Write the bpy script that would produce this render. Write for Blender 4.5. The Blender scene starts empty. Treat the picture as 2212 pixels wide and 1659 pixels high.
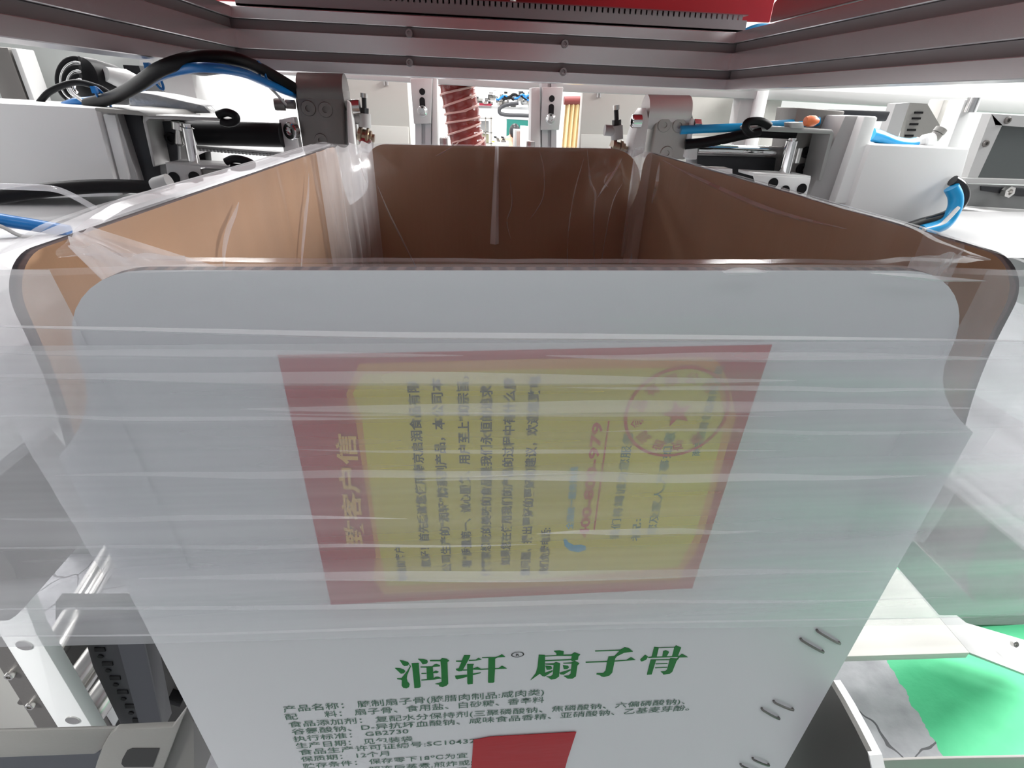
import bpy, bmesh, math, random
import numpy as np
from mathutils import Vector, Matrix
random.seed(7)
S = bpy.context.scene
C = S.collection

# ------------------------------------------------------------------ camera
CZ = 1.45
F, PITCH, YAW, ROLL = 1097.15, 0.5082, 0.0878, 0.0262
def _axes():
    cy, sy, cp, sp = math.cos(YAW), math.sin(YAW), math.cos(PITCH), math.sin(PITCH)
    f = Vector((sy*cp, cy*cp, -sp)); rt = Vector((cy, -sy, 0)); dn = f.cross(rt)
    c, s = math.cos(ROLL), math.sin(ROLL)
    return c*rt - s*dn, s*rt + c*dn, f
RT, DN, FW = _axes()
cam_d = bpy.data.cameras.new('camera'); cam = bpy.data.objects.new('camera', cam_d); C.objects.link(cam)
cam_d.sensor_width = 36.0; cam_d.lens = F/2212*36.0; cam_d.clip_start = 0.01; cam_d.clip_end = 60
M = Matrix((RT, -DN, -FW)).transposed().to_4x4(); M.translation = Vector((0, 0, CZ))
cam.matrix_world = M
S.camera = cam
def U(px, py, **k):
    """where the line of sight through a photo pixel meets a plane X=, Y= or Z="""
    d = RT*((px-1106)/F) + DN*((py-829.5)/F) + FW
    if 'X' in k: t = k['X']/d.x
    elif 'Y' in k: t = k['Y']/d.y
    else: t = (k['Z']-CZ)/d.z
    return Vector((d.x*t, d.y*t, d.z*t + CZ))

# ------------------------------------------------------------------ light
S.view_settings.view_transform = 'Standard'; S.view_settings.look = 'None'
S.view_settings.gamma = 1.0; S.view_settings.exposure = -0.35; S.view_settings.use_curve_mapping = False
w = bpy.data.worlds.new('world'); S.world = w; w.use_nodes = True
w.node_tree.nodes['Background'].inputs[0].default_value = (0.9, 0.95, 1, 1)
w.node_tree.nodes['Background'].inputs[1].default_value = 0.3
def area(name, loc, sx, sy, power, target, col=(1, 1, 1)):
    d = bpy.data.lights.new(name, 'AREA'); d.shape = 'RECTANGLE'; d.size = sx; d.size_y = sy
    d.energy = power; d.color = col
    o = bpy.data.objects.new(name, d); C.objects.link(o); o.location = loc
    o.rotation_euler = (Vector(target)-Vector(loc)).to_track_quat('-Z', 'Y').to_euler()
    return o
for x in (-2.6, 0.4, 3.4):
    for y in (2.6, 5.4, 8.2, 11.0):
        area('ceiling_lamp', (x, y, 3.55), 1.3, 0.7, 125, (x, y, 0), (1, .99, .97))
area('side_light', (2.9, 0.95, 2.75), 1.2, 0.5, 210, (-0.2, 0.55, 1.3), (1, .99, .97))
area('front_lamp', (0.1, -1.3, 3.4), 1.4, 0.5, 15, (0, 0.1, 1.0), (.95, .94, 1))
lo = area('side_light', (-1.35, -0.7, 2.0), 0.5, 0.3, 2.4, (-0.52, 0.48, 0.62), (1, 1, .98)); lo.data.spread = math.radians(38)  # unseen fill light added to brighten the lower left post
area('machine_lamp', (-1.4, 1.5, 3.2), 1.2, 0.4, 26, (-0.8, 1.0, 1.2))

# ------------------------------------------------------------------ materials
def mat(name, col, rough=.5, metal=0.0, spec=.5, bump=0, bscale=40, var=0, vscale=6, coat=0, stretch=None, emit=0):
    m = bpy.data.materials.new(name); m.use_nodes = True
    nt = m.node_tree; b = nt.nodes['Principled BSDF']
    b.inputs['Base Color'].default_value = (*col, 1); b.inputs['Roughness'].default_value = rough
    b.inputs['Metallic'].default_value = metal; b.inputs['Specular IOR Level'].default_value = spec
    b.inputs['Coat Weight'].default_value = coat
    if emit:
        b.inputs['Emission Color'].default_value = (*col, 1); b.inputs['Emission Strength'].default_value = emit
    if bump or var:
        tc = nt.nodes.new('ShaderNodeTexCoord'); mp = nt.nodes.new('ShaderNodeMapping')
        nt.links.new(tc.outputs['Object'], mp.inputs[0])
        if stretch: mp.inputs['Scale'].default_value = stretch
    if bump:
        n = nt.nodes.new('ShaderNodeTexNoise'); n.inputs['Scale'].default_value = bscale; n.inputs['Detail'].default_value = 3
        bp = nt.nodes.new('ShaderNodeBump'); bp.inputs['Strength'].default_value = bump; bp.inputs['Distance'].default_value = .01
        nt.links.new(mp.outputs[0], n.inputs[0]); nt.links.new(n.outputs[0], bp.inputs['Height']); nt.links.new(bp.outputs[0], b.inputs['Normal'])
    if var:
        n = nt.nodes.new('ShaderNodeTexNoise'); n.inputs['Scale'].default_value = vscale; n.inputs['Detail'].default_value = 5
        r = nt.nodes.new('ShaderNodeValToRGB')
        r.color_ramp.elements[0].position = .3; r.color_ramp.elements[1].position = .7
        r.color_ramp.elements[0].color = (*[c*(1-var) for c in col], 1); r.color_ramp.elements[1].color = (*[min(1, c*(1+var)) for c in col], 1)
        nt.links.new(mp.outputs[0], n.inputs[0]); nt.links.new(n.outputs[0], r.inputs[0]); nt.links.new(r.outputs[0], b.inputs['Base Color'])
    return m
WHITE = mat('white_paint', (.78, .79, .79), .38)
CREAM = mat('cream_paint', (.56, .55, .52), .45)
LGREY = mat('light_grey_paint', (.42, .42, .42), .45)
GREY = mat('grey_sheet_metal', (.26, .255, .24), .45, bump=.03, bscale=300)
ALU = mat('anodised_aluminium', (.62, .60, .61), .27, .82, bump=.015, bscale=60, stretch=(1, 1, 40))
ALUR = mat('anodised_aluminium_groove', (.30, .28, .285), .45, .6)
STEEL = mat('steel', (.62, .61, .59), .22, 1)
MSTEEL = mat('screw_steel', (.30, .285, .29), .35, .8)
SATIN = mat('satin_bracket', (.36, .355, .35), .42, .5)
CHROME = mat('chrome', (.75, .75, .75), .09, 1)
DSTEEL = mat('dark_steel', (.19, .18, .172), .42, .6, bump=.03, bscale=200)
BLACK = mat('black_plastic', (.008, .008, .009), .45, spec=.14)
BLACKM = mat('black_metal', (.025, .026, .03), .4, .3)
DARK = mat('dark_cavity', (.03, .03, .03), .7)
RED = mat('red_paint', (.48, .012, .025), .4)
REDF = mat('dull_red_edge', (.24, .07, .085), .5)
DUCT = mat('grey_duct', (.30, .295, .31), .5)
BLUE = mat('blue_hose', (.004, .16, .48), .3)
CYAN = mat('light_blue_hose', (.01, .30, .62), .3)
HOSE = mat('red_hose_rubber', (.17, .012, .008), .2, bump=.15, bscale=60)
CORD = mat('hose_cord', (.55, .33, .30), .45)
BRASS = mat('brass', (.35, .28, .2), .3, .9)
CARD_W = mat('white_laminated_board', (.655, .65, .68), .34, spec=.45, bump=.025, bscale=9, stretch=(1, 1, .35))
KRAFT = mat('brown_kraft_board', (.36, .215, .125), .62, var=.08, vscale=9, bump=.05, bscale=120, stretch=(1, 1, .08))
def corrugated():
    m = mat('corrugated_edge', (.13, .085, .075), .8)
    nt = m.node_tree; b = nt.nodes['Principled BSDF']
    tc = nt.nodes.new('ShaderNodeTexCoord'); wv = nt.nodes.new('ShaderNodeTexWave'); wv.inputs['Scale'].default_value = 42; wv.inputs['Distortion'].default_value = 3.0
    r = nt.nodes.new('ShaderNodeValToRGB'); r.color_ramp.elements[0].color = (.02, .014, .018, 1); r.color_ramp.elements[1].color = (.10, .065, .06, 1)
    r.color_ramp.elements[0].position = .35; r.color_ramp.elements[1].position = .75
    nt.links.new(tc.outputs['Object'], wv.inputs[0]); nt.links.new(wv.outputs[1], r.inputs[0]); nt.links.new(r.outputs[0], b.inputs['Base Color'])
    return m
EDGE = corrugated()
GREENP = mat('green_ink', (.008, .17, .03), .35, spec=.15)
INK = mat('dark_green_ink', (.085, .165, .12), .5, spec=.15)
INKB = mat('black_ink', (.02, .025, .02), .45, spec=.15)
TAPE = mat('red_tape', (.40, .004, .01), .35, spec=.2, bump=.06, bscale=14, stretch=(1, 1, 4))
LAB_R = mat('label_red', (.42, .008, .02), .4)
LAB_Y = mat('label_yellow', (.62, .52, .04), .4, spec=.2, var=.12, vscale=14)
LAB_O = mat('label_orange', (.62, .26, .03), .4)
GOLD = mat('gold_ink', (.75, .45, .1), .4)
LINKR = mat('red_ink', (.50, .02, .01), .4)
LINKB = mat('blue_ink', (.0, .30, .55), .4)
SKIN = mat('skin', (.62, .36, .25), .5)
HAIR = mat('black_hair', (.008, .008, .01), .4)
PEACH = mat('peach_cloth', (.62, .42, .30), .8)
GREENB = mat('green_board', (.01, .16, .13), .4)
YELLOW = mat('yellow_sticker', (.8, .75, .02), .4)
SACK = mat('cream_cloth', (.80, .62, .36), .8)
GLASSD = mat('smoked_window', (.10, .11, .11), .12)
GLASSG = mat('green_tinted_window', (.05, .09, .06), .12)

def film(name, haze, gloss=.04, rough=.12, streak=.0, bump=.15, bscale=22, stretch=(1, 1, 1), tint=(.985, .985, .99)):
    m = bpy.data.materials.new(name); m.use_nodes = True
    nt = m.node_tree; nt.nodes.clear(); N = nt.nodes.new; L = nt.links.new
    out = N('ShaderNodeOutputMaterial'); tr = N('ShaderNodeBsdfTransparent'); tr.inputs[0].default_value = (*tint, 1)
    df = N('ShaderNodeBsdfDiffuse'); df.inputs[0].default_value = (.93, .93, .96, 1)
    tl = N('ShaderNodeBsdfTranslucent'); tl.inputs[0].default_value = (.93, .93, .96, 1)
    hz = N('ShaderNodeMixShader'); hz.inputs[0].default_value = .35; L(df.outputs[0], hz.inputs[1]); L(tl.outputs[0], hz.inputs[2])
    gl = N('ShaderNodeBsdfAnisotropic'); gl.inputs['Roughness'].default_value = rough
    tc = N('ShaderNodeTexCoord'); mp = N('ShaderNodeMapping'); mp.inputs['Scale'].default_value = stretch; L(tc.outputs['Object'], mp.inputs[0])
    nz = N('ShaderNodeTexNoise'); nz.inputs['Scale'].default_value = bscale; nz.inputs['Detail'].default_value = 3; L(mp.outputs[0], nz.inputs[0])
    bp = N('ShaderNodeBump'); bp.inputs['Strength'].default_value = bump; bp.inputs['Distance'].default_value = .01; L(nz.outputs[0], bp.inputs['Height'])
    L(bp.outputs[0], gl.inputs['Normal'])
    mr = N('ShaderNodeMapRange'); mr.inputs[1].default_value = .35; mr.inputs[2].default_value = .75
    mr.inputs[3].default_value = haze; mr.inputs[4].default_value = haze+streak; L(nz.outputs[0], mr.inputs[0])  # uneven film thickness plus light bands painted into the haze
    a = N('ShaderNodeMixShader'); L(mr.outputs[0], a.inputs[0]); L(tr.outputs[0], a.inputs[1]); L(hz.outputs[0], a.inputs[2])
    lw = N('ShaderNodeLayerWeight'); lw.inputs[0].default_value = .5; L(bp.outputs[0], lw.inputs['Normal'])
    pw = N('ShaderNodeMath'); pw.operation = 'POWER'; pw.inputs[1].default_value = 4.5; L(lw.outputs['Facing'], pw.inputs[0])
    ad = N('ShaderNodeMath'); ad.operation = 'MULTIPLY_ADD'; ad.inputs[1].default_value = .45; ad.inputs[2].default_value = gloss; ad.use_clamp = True; L(pw.outputs[0], ad.inputs[0])
    b = N('ShaderNodeMixShader'); L(ad.outputs[0], b.inputs[0]); L(a.outputs[0], b.inputs[1]); L(gl.outputs[0], b.inputs[2])
    L(b.outputs[0], out.inputs[0])
    return m
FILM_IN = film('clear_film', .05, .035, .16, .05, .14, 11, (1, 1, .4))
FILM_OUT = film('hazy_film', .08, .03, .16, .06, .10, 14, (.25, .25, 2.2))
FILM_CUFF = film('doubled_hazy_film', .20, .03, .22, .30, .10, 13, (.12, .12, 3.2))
FILM_TUBE = film('clear_tube', .25, .06, .1)

# ------------------------------------------------------------------ builders
def top(o):
    while o.parent: o = o.parent
    return o
class MB:
    def __init__(s): s.v = []; s.f = []; s.mi = []; s.sm = []
    def add(s, vs, fs, mi=0, sm=False):
        n = len(s.v); s.v += [Vector(v) for v in vs]
        for f in fs: s.f.append([n+i for i in f]); s.mi.append(mi); s.sm.append(sm)
        return s
    def box(s, lo, hi, mi=0):
        (a, b, c), (d, e, f) = lo, hi
        vs = [(a,b,c),(d,b,c),(d,e,c),(a,e,c),(a,b,f),(d,b,f),(d,e,f),(a,e,f)]
        return s.add(vs, [(0,3,2,1),(4,5,6,7),(0,1,5,4),(1,2,6,5),(2,3,7,6),(3,0,4,7)], mi)
    def prism(s, pts, ext, mi=0, mi_back=None, mi_side=None):
        pts = [Vector(p) for p in pts]; ext = Vector(ext); n = len(pts)
        nrm = Vector((0, 0, 0))
        for i in range(n): nrm += (pts[i]-pts[0]).cross(pts[(i+1) % n]-pts[0])
        if nrm.dot(ext) > 0: pts = pts[::-1]
        vs = pts + [p+ext for p in pts]
        s.add(vs, [list(range(n))], mi)
        k = len(s.v)-2*n
        s.f.append([k+n+i for i in range(n)][::-1]); s.mi.append(mi if mi_back is None else mi_back); s.sm.append(False)
        for i in range(n):
            j = (i+1) % n
            s.f.append([k+j, k+i, k+n+i, k+n+j]); s.mi.append(mi if mi_side is None else mi_side); s.sm.append(False)
        return s
    def cyl(s, p0, p1, r, r1=None, n=24, mi=0):
        return s.lathe(p0, p1, [(0, 0), (r, 0), (r if r1 is None else r1, 1), (0, 1)], n, mi)
    def lathe(s, p0, p1, prof, n=24, mi=0):
        p0, p1 = Vector(p0), Vector(p1); ax = (p1-p0); q = ax.normalized()
        u = q.orthogonal().normalized(); w_ = q.cross(u)
        rows = []
        for r, t in prof:
            c = p0+ax*t
            if r <= 1e-9: rows.append([len(s.v)]); s.v.append(c)
            else:
                rows.append(list(range(len(s.v), len(s.v)+n)))
                for i in range(n):
                    a = 2*math.pi*i/n; s.v.append(c+(u*math.cos(a)+w_*math.sin(a))*r)
        for A, B in zip(rows, rows[1:]):
            for i in range(n):
                j = (i+1) % n
                if len(A) == 1 and len(B) == 1: continue
                if len(A) == 1: f = [A[0], B[j], B[i]]
                elif len(B) == 1: f = [A[i], A[j], B[0]]
                else: f = [A[i], A[j], B[j], B[i]]
                s.f.append(f); s.mi.append(mi); s.sm.append(True)
        return s
    def tube(s, path, r, n=12, mi=0, rf=None, sub=6, closed=False):
        P = [Vector(p) for p in path]
        if sub and len(P) > 2:
            Q = []
            for i in range(len(P)-1):
                a, b, c, d = P[max(i-1, 0)], P[i], P[i+1], P[min(i+2, len(P)-1)]
                for k in range(sub):
                    t = k/sub; t2 = t*t; t3 = t2*t
                    Q.append(.5*((2*b)+(c-a)*t+(2*a-5*b+4*c-d)*t2+(3*b-a-3*c+d)*t3))
            Q.append(P[-1]); P = Q
        u = None; rows = []
        for i, p in enumerate(P):
            t = (P[min(i+1, len(P)-1)]-P[max(i-1, 0)]).normalized()
            u = t.orthogonal().normalized() if u is None else (u-t*u.dot(t)).normalized()
            w_ = t.cross(u); rr = r if rf is None else rf(i/(len(P)-1))
            rows.append(list(range(len(s.v), len(s.v)+n)))
            for k in range(n):
                a = 2*math.pi*k/n; s.v.append(p+(u*math.cos(a)+w_*math.sin(a))*rr)
        for A, B in zip(rows, rows[1:]):
            for k in range(n):
                j = (k+1) % n; s.f.append([A[k], A[j], B[j], B[k]]); s.mi.append(mi); s.sm.append(True)
        if not closed:
            s.f.append(rows[0][::-1]); s.mi.append(mi); s.sm.append(False); s.f.append(rows[-1]); s.mi.append(mi); s.sm.append(False)
        return s
    def build(s, name, mats, parent=None, bev=0, seg=2, label=None, smooth_all=False):
        me = bpy.data.meshes.new(name)
        off = top(parent).location if parent else Vector((0, 0, 0))
        me.from_pydata([v-off for v in s.v], [], s.f)
        for m in (mats if isinstance(mats, (list, tuple)) else [mats]): me.materials.append(m)
        for p, i, sm in zip(me.polygons, s.mi, s.sm): p.material_index = i; p.use_smooth = sm or smooth_all
        if bev:
            bm = bmesh.new(); bm.from_mesh(me); bmesh.ops.remove_doubles(bm, verts=bm.verts, dist=1e-6)
            ed = [e for e in bm.edges if len(e.link_faces) == 2 and e.calc_face_angle(0) > .6]
            bmesh.ops.bevel(bm, geom=ed, offset=bev, segments=seg, profile=.5, affect='EDGES', clamp_overlap=True)
            for f in bm.faces: f.smooth = True
            bm.to_mesh(me); bm.free(); me.set_sharp_from_angle(angle=math.radians(32))
        elif any(s.sm): me.set_sharp_from_angle(angle=math.radians(38))
        me.update()
        o = bpy.data.objects.new(name, me); C.objects.link(o)
        if parent: o.parent = parent
        if label: o['label'] = label
        return o
def tag(o, label, cat, group=None, kind=None):
    if label: o['label'] = label
    if cat: o['category'] = cat
    if group: o['group'] = group
    if kind: o['kind'] = kind
    return o
def thing(name, loc, label, cat, group=None):
    o = bpy.data.objects.new(name, None); C.objects.link(o); o.location = Vector(loc); o.empty_display_size = .05
    return tag(o, label, cat, group)
def py(pts, Y): return [U(a, b, Y=Y) for a, b in pts]
def slab(pts, Y, d, mb=None):
    """outline at real distance Y, extruded d metres away from the camera"""
    return (mb or MB()).prism(py(pts, Y), (0, d, 0))
def post(pts, Y, d, mb=None):
    """like slab, for an outline whose lower corners stand on the floor"""
    q = py(pts, Y); n = len(q); lo = sorted(range(n), key=lambda i: q[i].z)[:2]
    for i in lo: q[i].z = 0.0
    return (mb or MB()).prism(q, (0, d, 0))
def hexbolt(mb, c, ax, r, h, mi=0):
    """socket-head screw: round head with hex recess"""
    c = Vector(c); ax = Vector(ax).normalized()
    mb.lathe(c-ax*.002, c+ax*h, [(r, 0), (r, .85), (r*.9, 1), (r*.5, 1), (r*.45, .55), (0, .55)], 18, mi)

# ------------------------------------------------------------------ room
def struct(name, mb, m, bev=0):
    return tag(mb.build(name, m, bev=bev), None, None, kind='structure')
X0, X1, Y0, Y1, H = -4.6, 5.4, -2.6, 13.0, 3.7
def floor_mat():
    m = mat('concrete_floor', (.42, .42, .45), .6, bump=.15, bscale=30)
    nt = m.node_tree; b = nt.nodes['Principled BSDF']; N = nt.nodes.new; L = nt.links.new
    tc = N('ShaderNodeTexCoord'); n1 = N('ShaderNodeTexNoise'); n1.inputs['Scale'].default_value = 14; n1.inputs['Detail'].default_value = 8; L(tc.outputs['Object'], n1.inputs[0])
    r = N('ShaderNodeValToRGB'); r.color_ramp.elements[0].position = .3; r.color_ramp.elements[1].position = .72
    r.color_ramp.elements[0].color = (.31, .31, .335, 1); r.color_ramp.elements[1].color = (.48, .48, .51, 1); L(n1.outputs[0], r.inputs[0])
    # cracks in the concrete
    vo = N('ShaderNodeTexVoronoi'); vo.feature = 'DISTANCE_TO_EDGE'; vo.inputs['Scale'].default_value = 3.4
    n2 = N('ShaderNodeTexNoise'); n2.inputs['Scale'].default_value = 9; L(tc.outputs['Object'], n2.inputs[0])
    mx = N('ShaderNodeMix'); mx.data_type = 'VECTOR'; mx.inputs[0].default_value = .06; L(tc.outputs['Object'], mx.inputs[4]); L(n2.outputs[1], mx.inputs[5]); L(mx.outputs[1], vo.inputs[0])
    cr = N('ShaderNodeMath'); cr.operation = 'LESS_THAN'; cr.inputs[1].default_value = .006; L(vo.outputs['Distance'], cr.inputs[0])
    cm = N('ShaderNodeMix'); cm.data_type = 'RGBA'; L(cr.outputs[0], cm.inputs[0]); L(r.outputs[0], cm.inputs[6]); cm.inputs[7].default_value = (.10, .10, .11, 1)
    # green coating right of a line on the floor
    A, B = U(1908, 1415, Z=0), U(2052, 1659, Z=0); d = (A-B).normalized(); nx, ny = d.y, -d.x; k = nx*A.x+ny*A.y
    sp = N('ShaderNodeVectorMath'); sp.operation = 'DOT_PRODUCT'; sp.inputs[1].default_value = (nx, ny, 0); L(tc.outputs['Object'], sp.inputs[0])
    n3 = N('ShaderNodeTexNoise'); n3.inputs['Scale'].default_value = 30; L(tc.outputs['Object'], n3.inputs[0])
    sc = N('ShaderNodeMath'); sc.operation = 'MULTIPLY'; sc.inputs[1].default_value = .03; L(n3.outputs[0], sc.inputs[0])
    ad = N('ShaderNodeMath'); ad.operation = 'ADD'; L(sp.outputs['Value'], ad.inputs[0]); L(sc.outputs[0], ad.inputs[1])
    gt = N('ShaderNodeMath'); gt.operation = 'GREATER_THAN'; gt.inputs[1].default_value = k+.015; L(ad.outputs[0], gt.inputs[0])
    gc = N('ShaderNodeValToRGB'); gc.color_ramp.elements[0].color = (.06, .50, .23, 1); gc.color_ramp.elements[1].color = (.10, .60, .30, 1); L(n1.outputs[0], gc.inputs[0])
    sx = N('ShaderNodeSeparateXYZ'); L(tc.outputs['Object'], sx.inputs[0]); lt = N('ShaderNodeMath'); lt.operation = 'LESS_THAN'; lt.inputs[1].default_value = 2.0; L(sx.outputs[0], lt.inputs[0])
    ml = N('ShaderNodeMath'); ml.operation = 'MULTIPLY'; L(gt.outputs[0], ml.inputs[0]); L(lt.outputs[0], ml.inputs[1])
    gm = N('ShaderNodeMix'); gm.data_type = 'RGBA'; L(ml.outputs[0], gm.inputs[0]); L(cm.outputs[2], gm.inputs[6]); L(gc.outputs[0], gm.inputs[7])
    L(gm.outputs[2], b.inputs['Base Color'])
    return m
struct('floor', MB().box((X0, Y0, -.1), (X1, Y1, 0)), floor_mat())
struct('ceiling', MB().box((X0, Y0, H), (X1, Y1, H+.1)), mat('ceiling_white', (.8, .8, .8), .8))
WALL = mat('wall_white', (.82, .82, .82), .7, bump=.03, bscale=60)
struct('wall_back', MB().box((X0, Y1, 0), (X1, Y1+.1, H)), WALL)
struct('wall_left', MB().box((X0-.1, Y0, 0), (X0, Y1, H)), WALL)
struct('wall_right', MB().box((X1, Y0, 0), (X1+.1, Y1, H)), WALL)
struct('wall_front', MB().box((X0, Y0-.1, 0), (X1, Y0, H)), mat('wall_grey', (.20, .20, .21), .7))

# ------------------------------------------------------------------ carton
BX0, BX1, BY0, BY1, BT = -.189, .261, .2013, .839, CZ-.0599
TH = .005
BC = U(130, 985, Y=BY0).z           # flap crease height
BB = CZ-.62                         # carton bottom
box = thing('carton', ((BX0+BX1)/2, (BY0+BY1)/2, BB), 'tall white printed cardboard carton with open kraft flaps inside the machine', 'carton')
CM = [CARD_W, KRAFT, EDGE]
def panel(mb, lo, hi, inner):
    """board: white outside, kraft on the face that looks into the carton"""
    a, b = Vector(lo), Vector(hi)
    vs = [(a.x,a.y,a.z),(b.x,a.y,a.z),(b.x,b.y,a.z),(a.x,b.y,a.z),(a.x,a.y,b.z),(b.x,a.y,b.z),(b.x,b.y,b.z),(a.x,b.y,b.z)]
    fs = {'-z': (0,3,2,1), '+z': (4,5,6,7), '-y': (0,1,5,4), '+x': (1,2,6,5), '+y': (2,3,7,6), '-x': (3,0,4,7)}
    opp = {'+y': '-y', '-y': '+y', '+x': '-x', '-x': '+x'}[inner]
    for k, f in fs.items(): mb.add(vs, [f], 1 if k == inner else 0 if k == opp else 2)
mb = MB()
panel(mb, (BX0, BY0, BB), (BX1, BY0+TH, BC), '+y'); panel(mb, (BX0, BY1-TH, BB), (BX1, BY1, BC), '-y')
panel(mb, (BX0, BY0+TH, BB), (BX0+TH, BY1-TH, BC), '+x'); panel(mb, (BX1-TH, BY0+TH, BB), (BX1, BY1-TH, BC), '-x')
mb.box((BX0+TH, BY0+TH, BB), (BX1-TH, BY1-TH, BB+TH), 1)
mb.build('carton_body', CM, box)
def flap_outline(b0, b1, a0, a1, z0, z1, ra, rb, n=10):
    """2D outline (along, height) of a flap with rounded top corners"""
    h = min((z1-z0)*.75, z1-z0-max(ra, rb)-.002)
    pts = [(a0+(b0-a0)*(1-k/6)**2, z0+h*k/6) for k in range(6, -1, -1)]+[(a1+(b1-a1)*(1-k/6)**2, z0+h*k/6) for k in range(7)]
    for i in range(n+1):
        t = math.pi/2*i/n; pts.append((a1-rb+rb*math.cos(t), z1-rb*1.0+rb*math.sin(t)))
    for i in range(n+1):
        t = math.pi/2+math.pi/2*i/n; pts.append((a0+ra+ra*math.cos(t), z1-ra+ra*math.sin(t)))
    return pts
fx0, fx1 = U(152, 740, Y=BY0).x, U(2062, 740, Y=BY0).x
o = flap_outline(BX0, BX1, fx0, fx1, BC, BT, .038, .038)
MB().prism([(a, BY0, z) for a, z in o], (0, TH, 0), 0, 1, 2).build('front_flap', CM, box)
rx0, rx1 = U(803, 450, Y=BY1).x, U(1366, 500, Y=BY1).x
o = flap_outline(BX0+TH, BX1-TH, rx0, rx1, BC, BT, .03, .05)
MB().prism([(a, BY1-TH, z) for a, z in o], (0, TH, 0), 1, 0, 2).build('rear_flap', CM, box)
o = flap_outline(BY0+TH, BY1-TH, BY0+.012, BY1-.04, BC, BT, .022, .03)
MB().prism([(BX0+TH, a, z) for a, z in o], (-TH, 0, 0), 1, 0, 2).build('side_flap', CM, box)
o = flap_outline(BY0+TH, BY1-TH, BY0+.012, BY1-.04, BC, BT, .022, .03)
MB().prism([(BX1-TH, a, z) for a, z in o], (TH, 0, 0), 1, 0, 2).build('side_flap', CM, box)

# printed matter lies on the front face
YP = BY0-.0004
def flat(polys, m, name, parent, y=YP, label=None):
    mb = MB()
    for p in polys:
        q = [U(a, b, Y=y) for a, b in p]
        # thin ink layer
        mb.prism(q, (0, .0003, 0))
    return mb.build(name, m, parent, label=label)
_txt = {}
def glyphs(text, bold=0):
    cu = bpy.data.curves.new('t', 'FONT'); cu.body = text; cu.size = 1; cu.resolution_u = 2; cu.offset = bold
    ob = bpy.data.objects.new('t', cu); C.objects.link(ob)
    dg = bpy.context.evaluated_depsgraph_get(); me = bpy.data.meshes.new_from_object(ob.evaluated_get(dg))
    v = np.array([tuple(x.co[:2]) for x in me.vertices]).reshape(-1, 2); f = [list(p.vertices) for p in me.polygons]
    bpy.data.objects.remove(ob); bpy.data.curves.remove(cu); bpy.data.meshes.remove(me)
    return v, f
def write(lines, m, name, parent, y=YP, label=None, bold=0):
    """lines: (text, start pixel, end pixel, glyph height in pixels at start, up vector in pixels)"""
    mb = MB()
    for text, a, b, up in lines:
        v, f = glyphs(text, bold)
        if not len(v): continue
        A, B = U(*a, Y=y), U(*b, Y=y); UPv = U(a[0]+up[0], a[1]+up[1], Y=y)-A
        ex = B-A; xn = ex.normalized(); UPv = (UPv-xn*UPv.dot(xn))
        x0, x1 = v[:, 0].min(), v[:, 0].max()
        pts = [A+ex*((p[0]-x0)/(x1-x0))+UPv*(p[1]*.84+.07) for p in v]
        mb.add(pts, f)
    return mb.build(name, m, parent, label=label)
def Z(fx, ox, oy, pts): return [(ox+a/fx, oy+b/fx) for a, b in pts]
k1 = lambda *p: Z(7.9, 840, 1390, p)
k2 = lambda *p: Z(5.395, 1090, 1380, p)
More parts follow.
